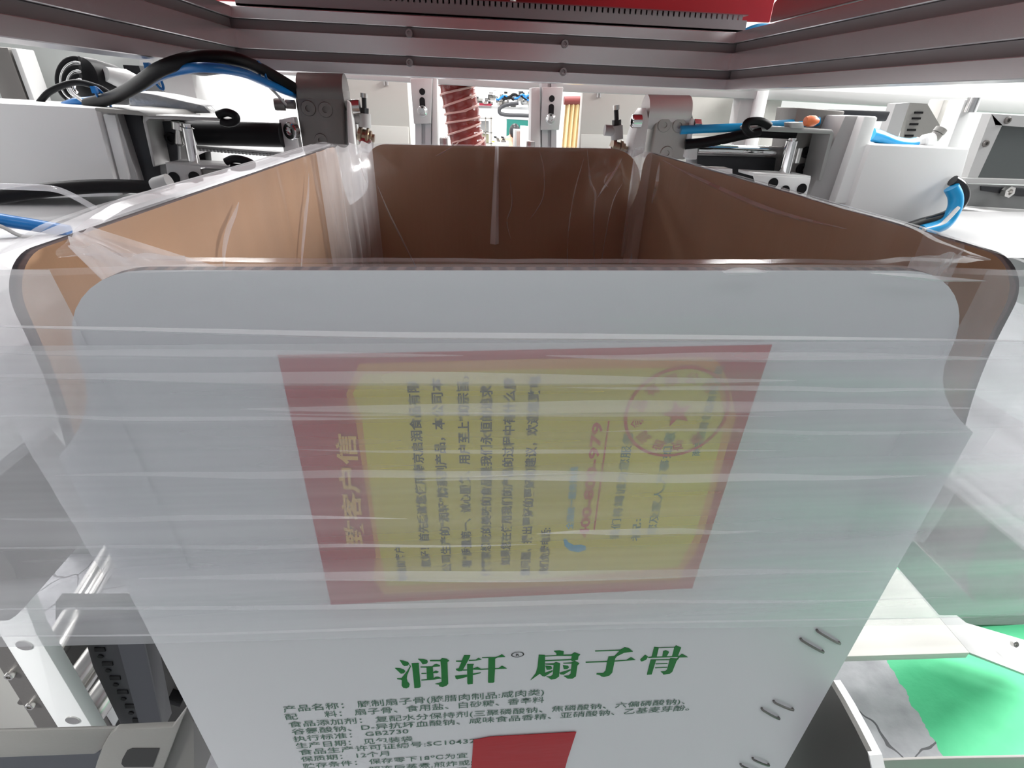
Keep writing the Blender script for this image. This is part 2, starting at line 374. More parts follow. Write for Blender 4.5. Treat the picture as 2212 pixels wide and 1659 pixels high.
title = [
 k1((185,290),(260,305),(325,325),(345,350),(320,380),(265,388),(235,365)),
 k1((105,425),(190,430),(260,455),(280,480),(255,510),(205,518),(175,490)),
 k1((345,360),(375,395),(350,455),(315,540),(305,610),(320,660),(355,700),(345,745),(300,768),(245,758),(218,720),(222,630),(205,620),(140,612),(140,600),(215,598),(260,540),(310,480),(360,395)),
 k1((388,345),(510,338),(514,420),(542,740),(520,757),(435,765),(425,650),(400,420)),
 k1((498,270),(600,275),(655,295),(665,320),(640,350),(575,357),(545,310)),
 k1((700,290),(875,288),(905,258),(985,268),(1028,298),(1000,318),(1003,430),(1013,690),(985,720),(920,745),(865,735),(850,705),(790,692),(850,684),(900,660),(892,430),(880,305),(700,305)),
 k1((540,402),(640,400),(740,398),(770,368),(810,357),(872,378),(872,392),(750,402),(765,600),(800,575),(840,575),(895,600),(760,620),(650,628),(555,634),(555,626),(650,618),(642,415),(540,412)),
 k1((555,513),(640,512),(640,520),(555,522)), k1((755,498),(800,470),(850,490),(820,508),(760,508)),
 k1((1285,205),(1390,205),(1380,240),(1255,470),(1195,478),(1145,455),(1145,440),(1190,432),(1240,320),(1145,312),(1145,302),(1242,300)),
 k1((1368,290),(1480,286),(1530,252),(1580,280),(1480,295),(1362,300)),
 k1((1335,360),(1450,358),(1437,385),(1432,690),(1350,700),(1338,680)),
 k1((1265,455),(1335,452),(1335,462),(1262,465)), k1((1435,438),(1510,405),(1572,440),(1700,436),(1700,446),(1572,452),(1435,448)),
 k1((1130,558),(1335,540),(1335,572),(1165,615),(1140,600)), k1((1432,522),(1570,500),(1560,510),(1440,540)),
 k1((1590,245),(1700,240),(1815,240),(1855,230),(1930,190),(1985,232),(1855,240),(1815,262),(1812,430),(1870,428),(1930,385),(2012,430),(1812,440),(1800,660),(1780,672),(1700,675),(1692,655),(1700,250),(1590,253)),
 k2((575,145),(640,140),(690,150),(685,190),(775,188),(815,162),(882,185),(862,205),(855,245),(780,262),(778,250),(472,262),(472,255),(778,240),(785,200),(610,200),(472,208),(472,400),(560,370),(562,380),(470,440),(440,435),(410,408),(305,482),(365,400),(385,330),(398,190),(470,192),(470,202),(605,195),(605,170)),
 k2((475,318),(545,325),(555,345),(530,360),(490,362)), k2((680,312),(740,320),(752,335),(730,352),(690,355)),
 k2((475,294),(570,290),(600,275),(648,290),(635,440),(590,470),(540,475),(510,452),(485,445),(540,440),(562,420),(572,305),(475,300)),
 k2((685,285),(780,280),(815,258),(872,288),(850,310),(830,440),(790,465),(735,465),(690,435),(745,432),(770,410),(782,290),(685,290)),
 k2((640,400),(770,360),(770,370),(690,418),(650,415)),
 k2((1055,142),(1350,130),(1400,103),(1450,112),(1495,150),(1390,165),(1310,205),(1290,230),(1282,258),(1420,250),(1475,218),(1525,248),(1282,266),(1255,395),(1220,430),(1160,445),(1130,440),(1110,425),(1070,415),(1075,405),(1150,402),(1178,375),(1195,272),(945,280),(945,272),(1197,262),(1212,210),(1280,205),(1345,140),(1055,148)),
 k2((1582,245),(1640,190),(1672,210),(1650,245),(1600,265),(1585,258)),
 k2((1745,98),(1800,105),(1980,100),(2000,80),(2058,105),(2020,200),(2035,205),(2070,178),(2135,215),(2040,218),(2005,260),(1955,385),(1925,408),(1850,418),(1840,400),(1820,385),(1870,382),(1895,365),(1925,250),(1765,252),(1715,415),(1660,420),(1665,395),(1705,245),(1925,242),(1935,230),(2010,235),(2030,212),(1675,224),(1675,216),(1715,212)),
 k2((1760,292),(1900,288),(1900,294),(1760,298)), k2((1755,338),(1895,332),(1895,338),(1755,344)),
]
# white counters of the last character
flat(title, GREENP, 'product_title', box, label='large green brush-style characters on the carton front')
flat([k2((1798,112),(1975,106),(1950,200),(1775,206))], CARD_W, 'title_counter', box, y=YP-.0004)
flat([k2((1850,148),(1880,138),(1918,155),(1890,205),(1840,208))], GREENP, 'title_stroke', box, y=YP-.0008)
cR = U(1118.2, 1414.2, Y=YP)
mb = MB(); n = 40; ro, ri = .0034, .0028
ax, az = 1.25, .82
vs = [(cR.x+r*ax*math.cos(2*math.pi*i/n), YP, cR.z+r*az*math.sin(2*math.pi*i/n)) for r in (ro, ri) for i in range(n)]
mb.add(vs, [[i, (i+1) % n, n+(i+1) % n, n+i] for i in range(n)]); mb.build('registered_mark', INKB, box)
write([('R', (1114.2, 1417.6), (1122, 1417.2), (0, -8))], INKB, 'registered_letter', box, bold=.02)
up = (0, -17)
write([
 ('产品名称： 腌制扇子骨(腌腊肉制品:咸肉类)', (613.5, 1539.6), (1175, 1502), (-5, -18)),
 ('配　　料： 扇子骨、食用盐、白砂糖、香辛料', (618, 1556), (1175, 1518), (-5, -17)),
 ('食品添加剂： 复配水分保持剂(三聚磷酸钠、焦磷酸钠、六偏磷酸钠)、', (625, 1572), (1479, 1521), (-5, -16)),
 ('谷氨酸钠、D-异抗坏血酸钠、咸味食品香精、亚硝酸钠、乙基麦芽酚。', (631.6, 1587.5), (1488, 1535), (-5, -16)),
 ('执行标准： GB2730', (635, 1603), (883, 1585), (-5, -15)),
 ('生产日期： 见包装袋', (640.7, 1617.4), (892, 1602), (-5, -15)),
 ('食品生产许可证编号:SC10432011500007', (647.4, 1631.8), (1156, 1597), (-5, -15)),
 ('保质期： 12个月', (651.5, 1646.3), (841, 1633), (-5, -14)),
 ('贮存条件： 保存零下18℃为宜', (656, 1661), (1010, 1637), (-5, -14)),
 ('解冻后蒸煮,煎炸或烧烤食用', (797, 1668), (1117, 1646), (-4, -14)),
 ('有限公司', (960, 1671), (1060, 1664), (-3, -13)),
], INK, 'product_text', box, bold=.004)
flat([[(1022.5, 1599), (1060, 1592), (1245, 1581.5), (1226, 1640), (1210, 1700), (1015, 1712)]], TAPE, 'red_sticker', box, y=YP-.0006, label='bright red tape square stuck over the small print')
def staple(a, b):
    A, B = U(*a, Y=YP-.0012), U(*b, Y=YP-.0012); d = Vector((0, .002, 0))
    m_ = (A+B)/2+Vector((0, -.0006, 0))
    MB().tube([A+d, A, m_, B, B+d], .0009, 8, sub=3).build('staple', DSTEEL, box)
for a, b in [((1768,1365),(1814,1391)), ((1733,1384),(1778,1409)), ((1674,1518),(1713,1534)), ((1648,1534),(1683,1553)), ((1628,1641),(1661,1654)), ((1602,1654),(1640,1669))]:
    staple(a, b)
# printed letter panel
lab = flat([[(600, 768), (1668, 745), (1495, 1271), (715, 1306)]], LAB_R, 'letter_panel', box, label='red and yellow printed customer letter turned on its side')
flat([[(748,850),(770,800),(775,786),(1150,776),(1540,772),(1558,790),(1575,830),(1590,900),(1575,950),(1550,1040),(1520,1150),(1500,1200),(1478,1225),(1470,1252),(1150,1268),(830,1284),(806,1250),(812,1200),(800,1120),(788,1040),(775,960),(768,905),(752,880)]], LAB_O, 'letter_border', lab, y=YP-.0003)
flat([[(762,850),(785,808),(1150,798),(1530,794),(1555,850),(1566,900),(1555,960),(1530,1060),(1500,1160),(1465,1225),(1150,1252),(835,1266),(822,1200),(810,1120),(798,1040),(788,960),(782,905)]], LAB_Y, 'letter_field', lab, y=YP-.0005)
Lw = (-27, -2)
yt = YP-.0007
write([
 ('尊敬的客户:', (880, 1255), (871, 1176), (-25, -2)),
 ('您好！首先感谢您使用南京启润食品有限', (931, 1226), (904, 822), Lw),
 ('公司生产的“润轩”牌系列产品，本公司本', (976, 1235), (955, 816), Lw),
 ('着“质量第一、诚心服务、用户至上”的宗旨，', (1019, 1226), (1012, 812), Lw),
 ('做客家想吃的美味的食品是我们永恒的追求', (1060, 1244), (1064, 832), Lw),
 ('如果您在使用我们的产品的过程中有什么质', (1102, 1221), (1115, 816), Lw),
 ('量问题、提出更好的更好的建议，欢迎您致电', (1144, 1244), (1168, 812), (-26, -2)),
 ('我们免费电话:', (1184, 1241), (1190, 1140), (-25, -2)),
], INKB, 'letter_text', lab, y=yt, bold=.022)
write([('致客户信', (786, 1178), (768, 938), (-50, -4))], GOLD, 'letter_title', lab, y=yt, bold=.03)
write([('全国统一服务热线', (1238, 1143), (1249, 1008), (-20, 0))], LINKB, 'hotline_text', lab, y=yt, bold=.012)
write([('400-800-979', (1272, 1161), (1305, 912), (-32, -1))], LINKR, 'hotline_number', lab, y=yt, bold=.03)
flat([[(1282,1145),(1285,1145),(1317,908),(1314,908)]], LINKR, 'hotline_rule', lab, y=yt)
hs = [(1217,1165),(1222,1163),(1228,1172),(1240,1178),(1255,1177),(1265,1180),(1266,1188),(1250,1193),(1232,1190),(1220,1180)]
flat([hs], LINKB, 'handset_symbol', lab, y=yt)
write([('我们将竭诚为您服务', (1336, 1165), (1369, 933), (-25, -1)), ('祝:', (1382, 1168), (1386, 1120), (-24, -1)),
       ('您及家人,万事如意', (1416, 1155), (1460, 933), (-25, -1)), ('南京启润食品有限公司', (1511, 985), (1566, 792), (-22, -2))], INK, 'letter_closing', lab, y=yt, bold=.01)
sc_ = U(1462, 893, Y=yt); R_ = (U(1462, 792, Y=yt)-sc_).length
mb = MB(); n = 64
vs = [(sc_.x+r*math.cos(2*math.pi*i/n), yt-.0002, sc_.z+r*math.sin(2*math.pi*i/n)) for r in (R_, R_*.94) for i in range(n)]
mb.add(vs, [[i, (i+1) % n, n+(i+1) % n, n+i] for i in range(n)])
st = [(R_*(.30 if i % 2 == 0 else .12), math.pi+i*math.pi/5) for i in range(10)]
mb.add([(sc_.x+r*math.cos(a), yt-.0002, sc_.z+r*math.sin(a)) for r, a in st], [list(range(10))])
chars = '南京启润食品有限公司'
for i, ch in enumerate(chars):
    v, f = glyphs(ch, .01); ang = math.radians(180+130-260*i/(len(chars)-1)); c, s = math.cos(ang-math.pi/2), math.sin(ang-math.pi/2); h = R_*.26
    v = (v-[.5, .35])*h
    mb.add([(sc_.x+R_*.75*math.cos(ang)+a*c-b*s, yt-.0002, sc_.z+R_*.75*math.sin(ang)+a*s+b*c) for a, b in v], f)
mb.build('round_stamp', LINKR, lab, label='round red company stamp on the letter')

# ------------------------------------------------------------------ plastic bag
bag = thing('plastic_bag', ((BX0+BX1)/2, (BY0+BY1)/2, BB+.01), 'clear plastic bag lining the carton, its mouth folded down over the flaps', 'bag')
def rrect(x0, x1, y0, y1, r, n):
    """points round a rounded rectangle from the middle of the far side, clockwise seen from above; n per metre"""
    P = []
    cs = [(x1-r, y1-r, math.pi/2, 0), (x1-r, y0+r, 0, -math.pi/2), (x0+r, y0+r, -math.pi/2, -math.pi), (x0+r, y1-r, math.pi, math.pi/2)]
    def seg(a, b, k):
        for i in range(k): P.append((a[0]+(b[0]-a[0])*i/k, a[1]+(b[1]-a[1])*i/k))
    def arc(c):
        for i in range(14):
            t = c[2]+(c[3]-c[2])*i/14; P.append((c[0]+r*math.cos(t), c[1]+r*math.sin(t)))
    mid = (x0+x1)/2
    seg((mid, y1), (x1-r, y1), n); arc(cs[0]); seg((x1, y1-r), (x1, y0+r), n*2); arc(cs[1])
    seg((x1-r, y0), (x0+r, y0), n*2); arc(cs[2]); seg((x0, y0+r), (x0, y1-r), n*2); arc(cs[3]); seg((x0+r, y1), (mid, y1), n)
    return P
NP = 40
def ring(grow_x, grow_y0, grow_y1, r): return rrect(BX0-grow_x, BX1+grow_x, BY0-grow_y0, BY1+grow_y1, r, NP)
from mathutils import noise
rndf = random.Random(11)
def sheet(rows, name, m, disp):
    """rows: list of (ring, z or z function); closed grid"""
    mb = MB(); n = len(rows[0][0]); R0 = []
    for j, (P, z) in enumerate(rows):
        idx = []
        for i, (x, y) in enumerate(P):
            zz = z(x, y) if callable(z) else z
            a, b = P[i-1], P[(i+1) % n]; tx, ty = b[0]-a[0], b[1]-a[1]; l = math.hypot(tx, ty) or 1
            nx, ny = -ty/l, tx/l            # outward
            if (nx*(x-(BX0+BX1)/2)+ny*(y-(BY0+BY1)/2)) < 0: nx, ny = -nx, -ny
            d, dz = disp(x, y, zz, nx, ny, i/n)
            idx.append(len(mb.v)); mb.v.append(Vector((x+nx*d, y+ny*d, zz+dz)))
        R0.append(idx)
    for A, B in zip(R0, R0[1:]):
        for i in range(n):
            k = (i+1) % n; mb.f.append([A[i], A[k], B[k], B[i]]); mb.mi.append(0); mb.sm.append(True)
    return mb.build(name, m, bag, smooth_all=True)
def corner(x, y):
    """0 on the flats, 1 in the corners of the carton"""
    dx = min(abs(x-BX0), abs(x-BX1)); dy = min(abs(y-BY0), abs(y-BY1))
    return max(0, 1-dx/.085)*max(0, 1-dy/.085)
def sag(x, y):
    l = max(0, min(1, (BX0+.012-x)/.006))*max(0, min(1, (y-BY0)/.05))*max(0, min(1, (BY1-.04-y)/.06))
    return -.003*corner(x, y)+.0068*l
def liner_disp(x, y, z, nx, ny, u):
    c = min(1, corner(x, y)*1.6)
    s_ = x+y*1.3
    d = -c*.012-.0015
    d += (.002+.006*c)*(noise.noise(Vector((x*38, y*38, z*5)))-.25) + .0015*noise.noise(Vector((x*14, y*14, z*14+3)))
    # upright crease in the middle of the far wall
    if ny > .5:
        d -= 0
        d -= .004*max(0, noise.noise(Vector((x*20+5, 3, z*9))))*(1 if x > XCREASE else .2)
        d += (.0045 if x > XCREASE else .0016)*(noise.noise(Vector((x*24, z*13, 7)))+.5*noise.noise(Vector((x*60, z*17, 9)))-.5)
    if nx < -.5 or nx > .5:
        d -= .003*abs(noise.noise(Vector((y*9+z*11, 1, 2))))
    return min(d, -.0008), sag(x, y)*max(0, 1-max(0, BT-z)/.02)
XCREASE = U(1072, 420, Y=BY1).x
rows = []
for j in range(30):
    t = j/29; z = BT+.002-(t**1.4)*.30
    rows.append((ring(-TH-.003, -TH-.003, -TH-.003, .02+.07*min(1, t/.25)-.03*max(0, t-.12)), z))
rows = [(ring(-.0025, -.0025, -.0025, .018), BT+.0018)] + rows
sheet(rows, 'liner', FILM_IN, liner_disp)
CREASE_GLINT = film('crease_glint_film', .82, .22, .16, .1, .1)  # near-white film paints the light caught on a fold
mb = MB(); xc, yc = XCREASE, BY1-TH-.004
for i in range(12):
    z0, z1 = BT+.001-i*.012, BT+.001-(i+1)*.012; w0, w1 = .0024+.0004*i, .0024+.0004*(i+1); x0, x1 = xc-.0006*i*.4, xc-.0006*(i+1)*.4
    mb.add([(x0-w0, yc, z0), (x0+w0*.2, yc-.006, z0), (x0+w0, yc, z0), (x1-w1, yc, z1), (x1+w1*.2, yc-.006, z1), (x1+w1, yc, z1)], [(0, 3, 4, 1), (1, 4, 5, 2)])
mb.build('upright_crease', CREASE_GLINT, bag, label='upright crease in the film at the far wall, its highlight painted white')
SOFT_GLINT = film('soft_glint_film', .28, .14, .12, .1, .1)
def crease(pts, w, plane, m=SOFT_GLINT):  # paler ridge of film that paints a highlight line along a wrinkle
    k, v = plane; P = [U(a, b, **{k: v}) for a, b in pts]; mb = MB(); out = Vector((0, -1, 0)) if k == 'Y' else Vector((-1 if v > 0 else 1, 0, 0))
    Q = []
    for i in range(len(P)-1):
        a, b, c, d = P[max(i-1, 0)], P[i], P[i+1], P[min(i+2, len(P)-1)]
        for q in range(6):
            t = q/6; Q.append(.5*((2*b)+(c-a)*t+(2*a-5*b+4*c-d)*t*t+(3*b-a-3*c+d)*t**3))
    Q.append(P[-1]); rows = []
    for i, p in enumerate(Q):
        t = (Q[min(i+1, len(Q)-1)]-Q[max(i-1, 0)]).normalized(); n = t.cross(out).normalized(); f = w*(.06+.94*math.sin(math.pi*i/(len(Q)-1)))
        rows.append((p-n*f, p+out*f*1.2, p+n*f))
    for A, B in zip(rows, rows[1:]): mb.add([*A, *B], [(0, 3, 4, 1), (1, 4, 5, 2)])
    return mb.build('crease_glint', m, bag)
LX, RX, RY = BX0+TH+.005, BX1-TH-.005, BY1-TH-.005
crease([(516,436),(505,465),(490,500),(482,545),(484,590)], .0022, ('X', LX))
crease([(160,506),(200,525),(240,545),(300,580),(380,612)], .0024, ('X', LX))
crease([(667,372),(664,420),(658,470),(652,540),(650,590)], .0022, ('X', LX))
crease([(1430,345),(1480,372),(1560,410),(1640,445),(1720,470),(1830,495)], .0024, ('X', RX))
crease([(1425,350),(1420,400),(1408,440)], .003, ('X', RX))
for pts, w_ in (([(1268,322),(1272,360),(1276,395),(1286,420),(1283,470),(1284,590)], .0018), ([(1345,340),(1325,375),(1305,405),(1290,428)], .0022), ([(1328,370),(1312,378),(1306,396),(1314,404)], .0014),
                ([(1345,395),(1320,450),(1295,590)], .001), ([(1262,340),(1240,420),(1228,500),(1225,590)], .0012), ([(1165,325),(1175,370),(1172,430),(1140,480)], .001), ([(1100,380),(1106,440),(1095,480),(1105,520)], .001),
                ([(815,400),(840,460),(880,540),(905,590)], .0016), ([(980,315),(955,330),(940,337)], .001)):
    crease(pts, w_, ('Y', RY))
PLEAT = film('pleated_film', .16, .05, .12, .18, .2, 30, (1, 1, .2))
PLEAT_GLARE = film('whitish_glare_film', .32, .07, .10, .22, .3, 26, (1, 1, .2))
crease([(716,392),(722,425),(718,455),(726,485)], .0035, ('Y', .775), CREASE_GLINT)  # white glints in the rear left pleats, painted as film ridges
crease([(740,420),(738,450),(744,490),(752,525)], .0016, ('Y', .775), SOFT_GLINT)
crease([(700,370),(694,430),(690,500),(694,585)], .0016, ('Y', .775), SOFT_GLINT)
crease([(775,340),(786,372),(792,395)], .0022, ('Y', .775), SOFT_GLINT)
def pleats(pts, amp, waves, seed, m=None, depth=.16, shift=0):
    mb = MB(); n = 70; rows = []
    for j in range(16):
        t = j/15; z = BT+.003-t*depth; row = []
        for i in range(n+1):
            u = i/n; a, b, c, d = pts; a = (a[0], a[1]+shift*t); b = (b[0], b[1]+shift*t*.5); m0, m1, m2_, m3 = (1-u)**3, 3*u*(1-u)**2, 3*u*u*(1-u), u**3
            x = a[0]*m0+b[0]*m1+c[0]*m2_+d[0]*m3; y = a[1]*m0+b[1]*m1+c[1]*m2_+d[1]*m3
            w_ = math.sin(math.pi*u)*(.4+.6*t)
            o_ = amp*w_*(math.sin(u*waves+1.5*noise.noise(Vector((u*3, t*2, seed))))+1.2*noise.noise(Vector((u*9, t*2.5, seed+4))))
            row.append(len(mb.v)); mb.v.append(Vector((x+o_*.7, y-abs(o_)*.9, z+.004*noise.noise(Vector((u*8, 1, seed)))*(1-t))))
        rows.append(row)
    for A, B in zip(rows, rows[1:]):
        for i in range(n): mb.f.append([A[i], B[i], B[i+1], A[i+1]]); mb.mi.append(0); mb.sm.append(True)
    return mb.build('gathered_pleats', m or PLEAT, bag, label='gathered pleats in the bag corner, whitened for film haze and glare')
pleats([(BX0+.012, .66), (BX0+.016, .76), (BX0+.03, BY1-.03), (rx0+.012, BY1-.012)], .0050, 30, 2.0, PLEAT_GLARE, .2)
pleats([(BX0+.009, .262), (BX0+.012, .23), (BX0+.02, BY0+.02), (BX0+.075, BY0+.010)], .003, 9, 11.0, PLEAT_GLARE, .14, .30)  # film sheet whose haze paints the glare over the front left corner
pleats([(BX1-.009, .27), (BX1-.012, .235), (BX1-.02, BY0+.02), (BX1-.065, BY0+.010)], .003, 9, 14.0, PLEAT, .14)
pleats([(BX1-.012, .74), (BX1-.014, .79), (BX1-.03, BY1-.02), (rx1-.004, BY1-.012)], .003, 20, 6.0)
HEM_GLINT = film('hem_glint_film', .34, .12, .14, .1, .1)  # whiter film paints the light along hem, rim and bottom edge
HIGHLIGHT = film('highlight_film', .16, .03, .22, .2, .1, 14, (.2, .2, 2))  # pale film paints the bright bands across the bag front
def front_highlight(pts, w, m, dy, name='film_highlight'):
    o_ = crease(pts, w, ('Y', BY0-dy), m); o_.name = name; return o_
front_highlight([(-120,702),(300,712),(800,724),(1300,728),(1800,732),(2330,738)], .0016, HEM_GLINT, .0105, 'rolled_hem')
front_highlight([(1560,588),(1600,586),(1660,588)], .0016, HEM_GLINT, .006); front_highlight([(1880,590),(1960,596),(2040,603),(2130,607)], .0012, HEM_GLINT, .006)
front_highlight([(-100,1374),(400,1370),(1000,1352),(1600,1341),(2120,1333)], .0009, HEM_GLINT, .0215, 'bottom_edge')
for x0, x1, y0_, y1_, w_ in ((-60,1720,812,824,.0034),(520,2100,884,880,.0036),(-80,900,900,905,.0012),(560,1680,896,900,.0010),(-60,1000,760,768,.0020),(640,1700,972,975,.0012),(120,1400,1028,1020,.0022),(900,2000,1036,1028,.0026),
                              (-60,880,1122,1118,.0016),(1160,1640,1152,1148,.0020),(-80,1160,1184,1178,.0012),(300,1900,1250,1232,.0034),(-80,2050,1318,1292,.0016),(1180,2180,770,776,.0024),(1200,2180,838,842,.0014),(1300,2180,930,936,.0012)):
    n_ = 6; front_highlight([(x0+(x1-x0)*i/n_, y0_+(y1_-y0_)*i/n_+rndf.uniform(-3, 3)) for i in range(n_+1)], w_, HIGHLIGHT, .0125+.010*((y0_-730)/620))
mb = MB()
for i in range(25):
    y = BY0+.012+(BY1-.06-BY0)*i/24; h = .0066*min(1, i/4, (24-i)/4)+.0020
    mb.v += [Vector((BX0-.0025, y, BT+.0005)), Vector((BX0-.0015+.0008*noise.noise(Vector((y*40, 2, 3))), y, BT+h))]
    if i: mb.f.append([2*i-2, 2*i, 2*i+1, 2*i-1]); mb.mi.append(0); mb.sm.append(True)
mb.build('raised_lip', film('grey_lip_film', .46, .03, .2, .1, .1), bag, label='grey film lip standing above the left flap')
def outer_gather(x0, x1, m, seed):
    mb = MB(); n = 26; rows = []
    for j in range(20):
        t = j/19; z = BT+.001-t*.165; row = []
        for i in range(n+1):
            u = i/n; x = x0+(x1-x0)*u+.006*t*(1 if x0 < 0 else -1)
            o_ = .0018*noise.noise(Vector((x*70, z*16, seed)))+.0012*noise.noise(Vector((x*30, z*50, seed+2)))
            row.append(len(mb.v)); mb.v.append(Vector((x, BY0-.0022+o_*.8, z)))
        rows.append(row)
    for A, B in zip(rows, rows[1:]):
        for i in range(n): mb.f.append([A[i], B[i], B[i+1], A[i+1]]); mb.mi.append(0); mb.sm.append(True)
    return mb.build('corner_gather', m, bag, label='milky gathered film across the front corner gap')
outer_gather(BX0-.012, fx0+.006, film('milky_film', .40, .05, .14, .2, .3, 24), 21.0)
outer_gather(fx1-.004, BX1+.012, film('smoky_film', .14, .04, .14, .12, .3, 24), 25.0)
ZF = U(1106, 728, Y=BY0-.004).z      # folded hem line
def bottom(x, y):
    a, b = U(0, 1372, Y=.19), U(2100, 1332, Y=.19); t = (x-a.x)/(b.x-a.x); return a.z+(b.z-a.z)*t
def skirt_disp(x, y, z, nx, ny, u):
    k = min(1, max(0, (BT-z)/.05))*(1 if ny < -.9 else .08)
    d = k*(.0012*math.sin(z*230+2*noise.noise(Vector((x*5, y*5, z*9))))+.0022*noise.noise(Vector((x*3, y*3, z*60))))
    return max(d, -.002), sag(x, y)*(1-k)
rows = [(ring(-.0025, -.0025, -.0025, .018), BT+.0018), (ring(.001, .001, .001, .02), BT+.0014)]
NR = 46
for j in range(NR):
    t = j/(NR-1); g = .004+.15*t**1.25
    zz = (lambda t: (lambda x, y: (BT+.001)*(1-t)+bottom(x, y)*t))(t)
    rows.append((ring(g, .0045+.008*t, .006+.03*t, .022+.04*t), zz))
sheet(rows, 'outer_skirt', FILM_OUT, skirt_disp)
rows = []
for j in range(NR):
    t = j/(NR-1); T = (BT-ZF)/(BT-1.2)
    g = .007+.15*(.28+.72*t)**1.25
    zz = (lambda t: (lambda x, y: (ZF-.012*(x+.2)*.6)*(1-t)+(bottom(x, y)-.0015)*t))(t)
    rows.append((ring(g+.003, .0075+.008*t, .012+.03*t, .024+.04*t), zz))
def cuff_disp(x, y, z, nx, ny, u):
    d = .0011*math.sin(z*170+2.5*noise.noise(Vector((x*4, y*4, z*7))))+.0026*noise.noise(Vector((x*2.2, y*2.2, z*48)))
    if ny > -.9: d *= .08
    return max(d, -.002), 0
sheet(rows, 'folded_cuff', FILM_CUFF, cuff_disp)

# ------------------------------------------------------------------ overhead frame
YB = .95
def rz(px, pyx): return U(px, pyx, Y=YB).z
tilt = (U(1565, 195, Y=YB).z-U(525, 150, Y=YB).z)/(U(1565, 195, Y=YB).x-U(525, 150, Y=YB).x)
ZB = U(525, 150, Y=YB).z; XL, XR = -.346, .427
GROOVES = ((.195, .345), (.655, .815))
GROOVE_SHADE = mat('groove_shade', (.20, .185, .19), .5, .2)  # dark grey paints the shade inside the beam grooves
def beam_section(h, d=.045):
    """profile outline (depth, height): front face with two T-grooves"""
    g = [(0, 0)]
    for a, b in GROOVES:
        g += [(0, a*h), (.010, a*h), (.010, b*h), (0, b*h)]
    g += [(0, h), (d, h), (d, 0)]
    return g
BH = .080
bm_ = thing('aluminium_beam', (XL, YB, ZB), 'silver aluminium profile beam crossing behind the carton, with four screws', 'beam', 'overhead frame beams')
mb = MB(); sec = beam_section(BH)
A = [(XL-.012, YB+d, ZB+z-.012*tilt) for d, z in sec]
L_ = XR-XL+.002
mb.prism(A, (L_+.022, 0, (L_+.022)*tilt)); mb.build('profile', [ALU], bm_, bev=.0008, seg=1)
for a, b in GROOVES:
    m2 = MB(); xs, zs = XL-.0115, ZB-.0115*tilt; m2.prism([(xs, YB+.005, zs+a*BH+.0004), (xs, YB+.0095, zs+a*BH+.0004), (xs, YB+.0095, zs+b*BH-.0004), (xs, YB+.005, zs+b*BH-.0004)], (L_+.021, 0, (L_+.021)*tilt)); m2.build('groove_shade', GROOVE_SHADE, bm_)
for q in [(884,72),(885,135),(1219,95),(1216,155)]:
    c = U(*q, Y=YB+.002); m2 = MB(); hexbolt(m2, c, (0, -1, 0), .0058, .005); m2.build('socket_screw', MSTEEL, bm_)
def side_beam(X, sgn, z0, label, y_end):
    t = thing('aluminium_beam', (X, YB, z0), label, 'beam', 'overhead frame beams')
    A = [(X+sgn*d, YB+.045, z0+z) for d, z in sec]
    MB().prism(A, (0, y_end-YB-.045, 0)).build('profile', [ALU], t, bev=.0008, seg=1)
    for a, b in GROOVES:
        MB().prism([(X+sgn*.005, YB, z0+a*BH+.0004), (X+sgn*.0095, YB, z0+a*BH+.0004), (X+sgn*.0095, YB, z0+b*BH-.0004), (X+sgn*.005, YB, z0+b*BH-.0004)], (0, y_end-YB, 0)).build('groove_shade', GROOVE_SHADE, t)
    return t
side_beam(XL, -1, ZB, 'silver aluminium profile beam running along the left side above the white cover', -.1)
ZR = ZB+L_*tilt
side_beam(XR, 1, ZR, 'silver aluminium profile beam running along the right side toward the camera', -.1)
mb = MB().prism([(XR+.006, .86, ZR+.083), (XR+.006, .86, ZR+.105), (XR+.018, .86, ZR+.121), (XR+.05, .86, ZR+.121), (XR+.05, .86, ZR+.083)], (0, -.9, 0))
tag(mb.build('guide_rail', ALU, bev=.001, seg=1), 'narrow silver guide rail lying on top of the right aluminium beam', 'rail')

# slotted wiring duct on the rear beam
duct = thing('wiring_duct', (XL, YB+.01, ZB+BH), 'grey slotted wiring duct lying along the top of the rear aluminium beam', 'wiring duct')
zb = ZB+BH+.002; dh = .022
mb = MB(); y0 = YB+.012; x = XL+.004
mb.box((XL+.004, y0, zb), (XR+.02, y0+.0025, zb+dh*.70)); mb.box((XL+.004, y0, zb), (XR+.02, y0+.04, zb+.0025)); mb.box((XL+.004, y0+.0375, zb), (XR+.02, y0+.04, zb+dh))
while x < XR+.012:
    mb.box((x, y0, zb+dh*.70), (x+.0062, y0+.0025, zb+dh)); x += .0088
for i, v in enumerate(mb.v): v.z += (v.x-XL)*tilt
mb.build('slotted_trough', DUCT, duct)
mb = MB().box((XL+.004, y0-.001, zb+dh), (XR+.02, y0+.041, zb+dh+.0012))
for v in mb.v: v.z += (v.x-XL)*tilt
mb.build('duct_lid', REDF, duct)

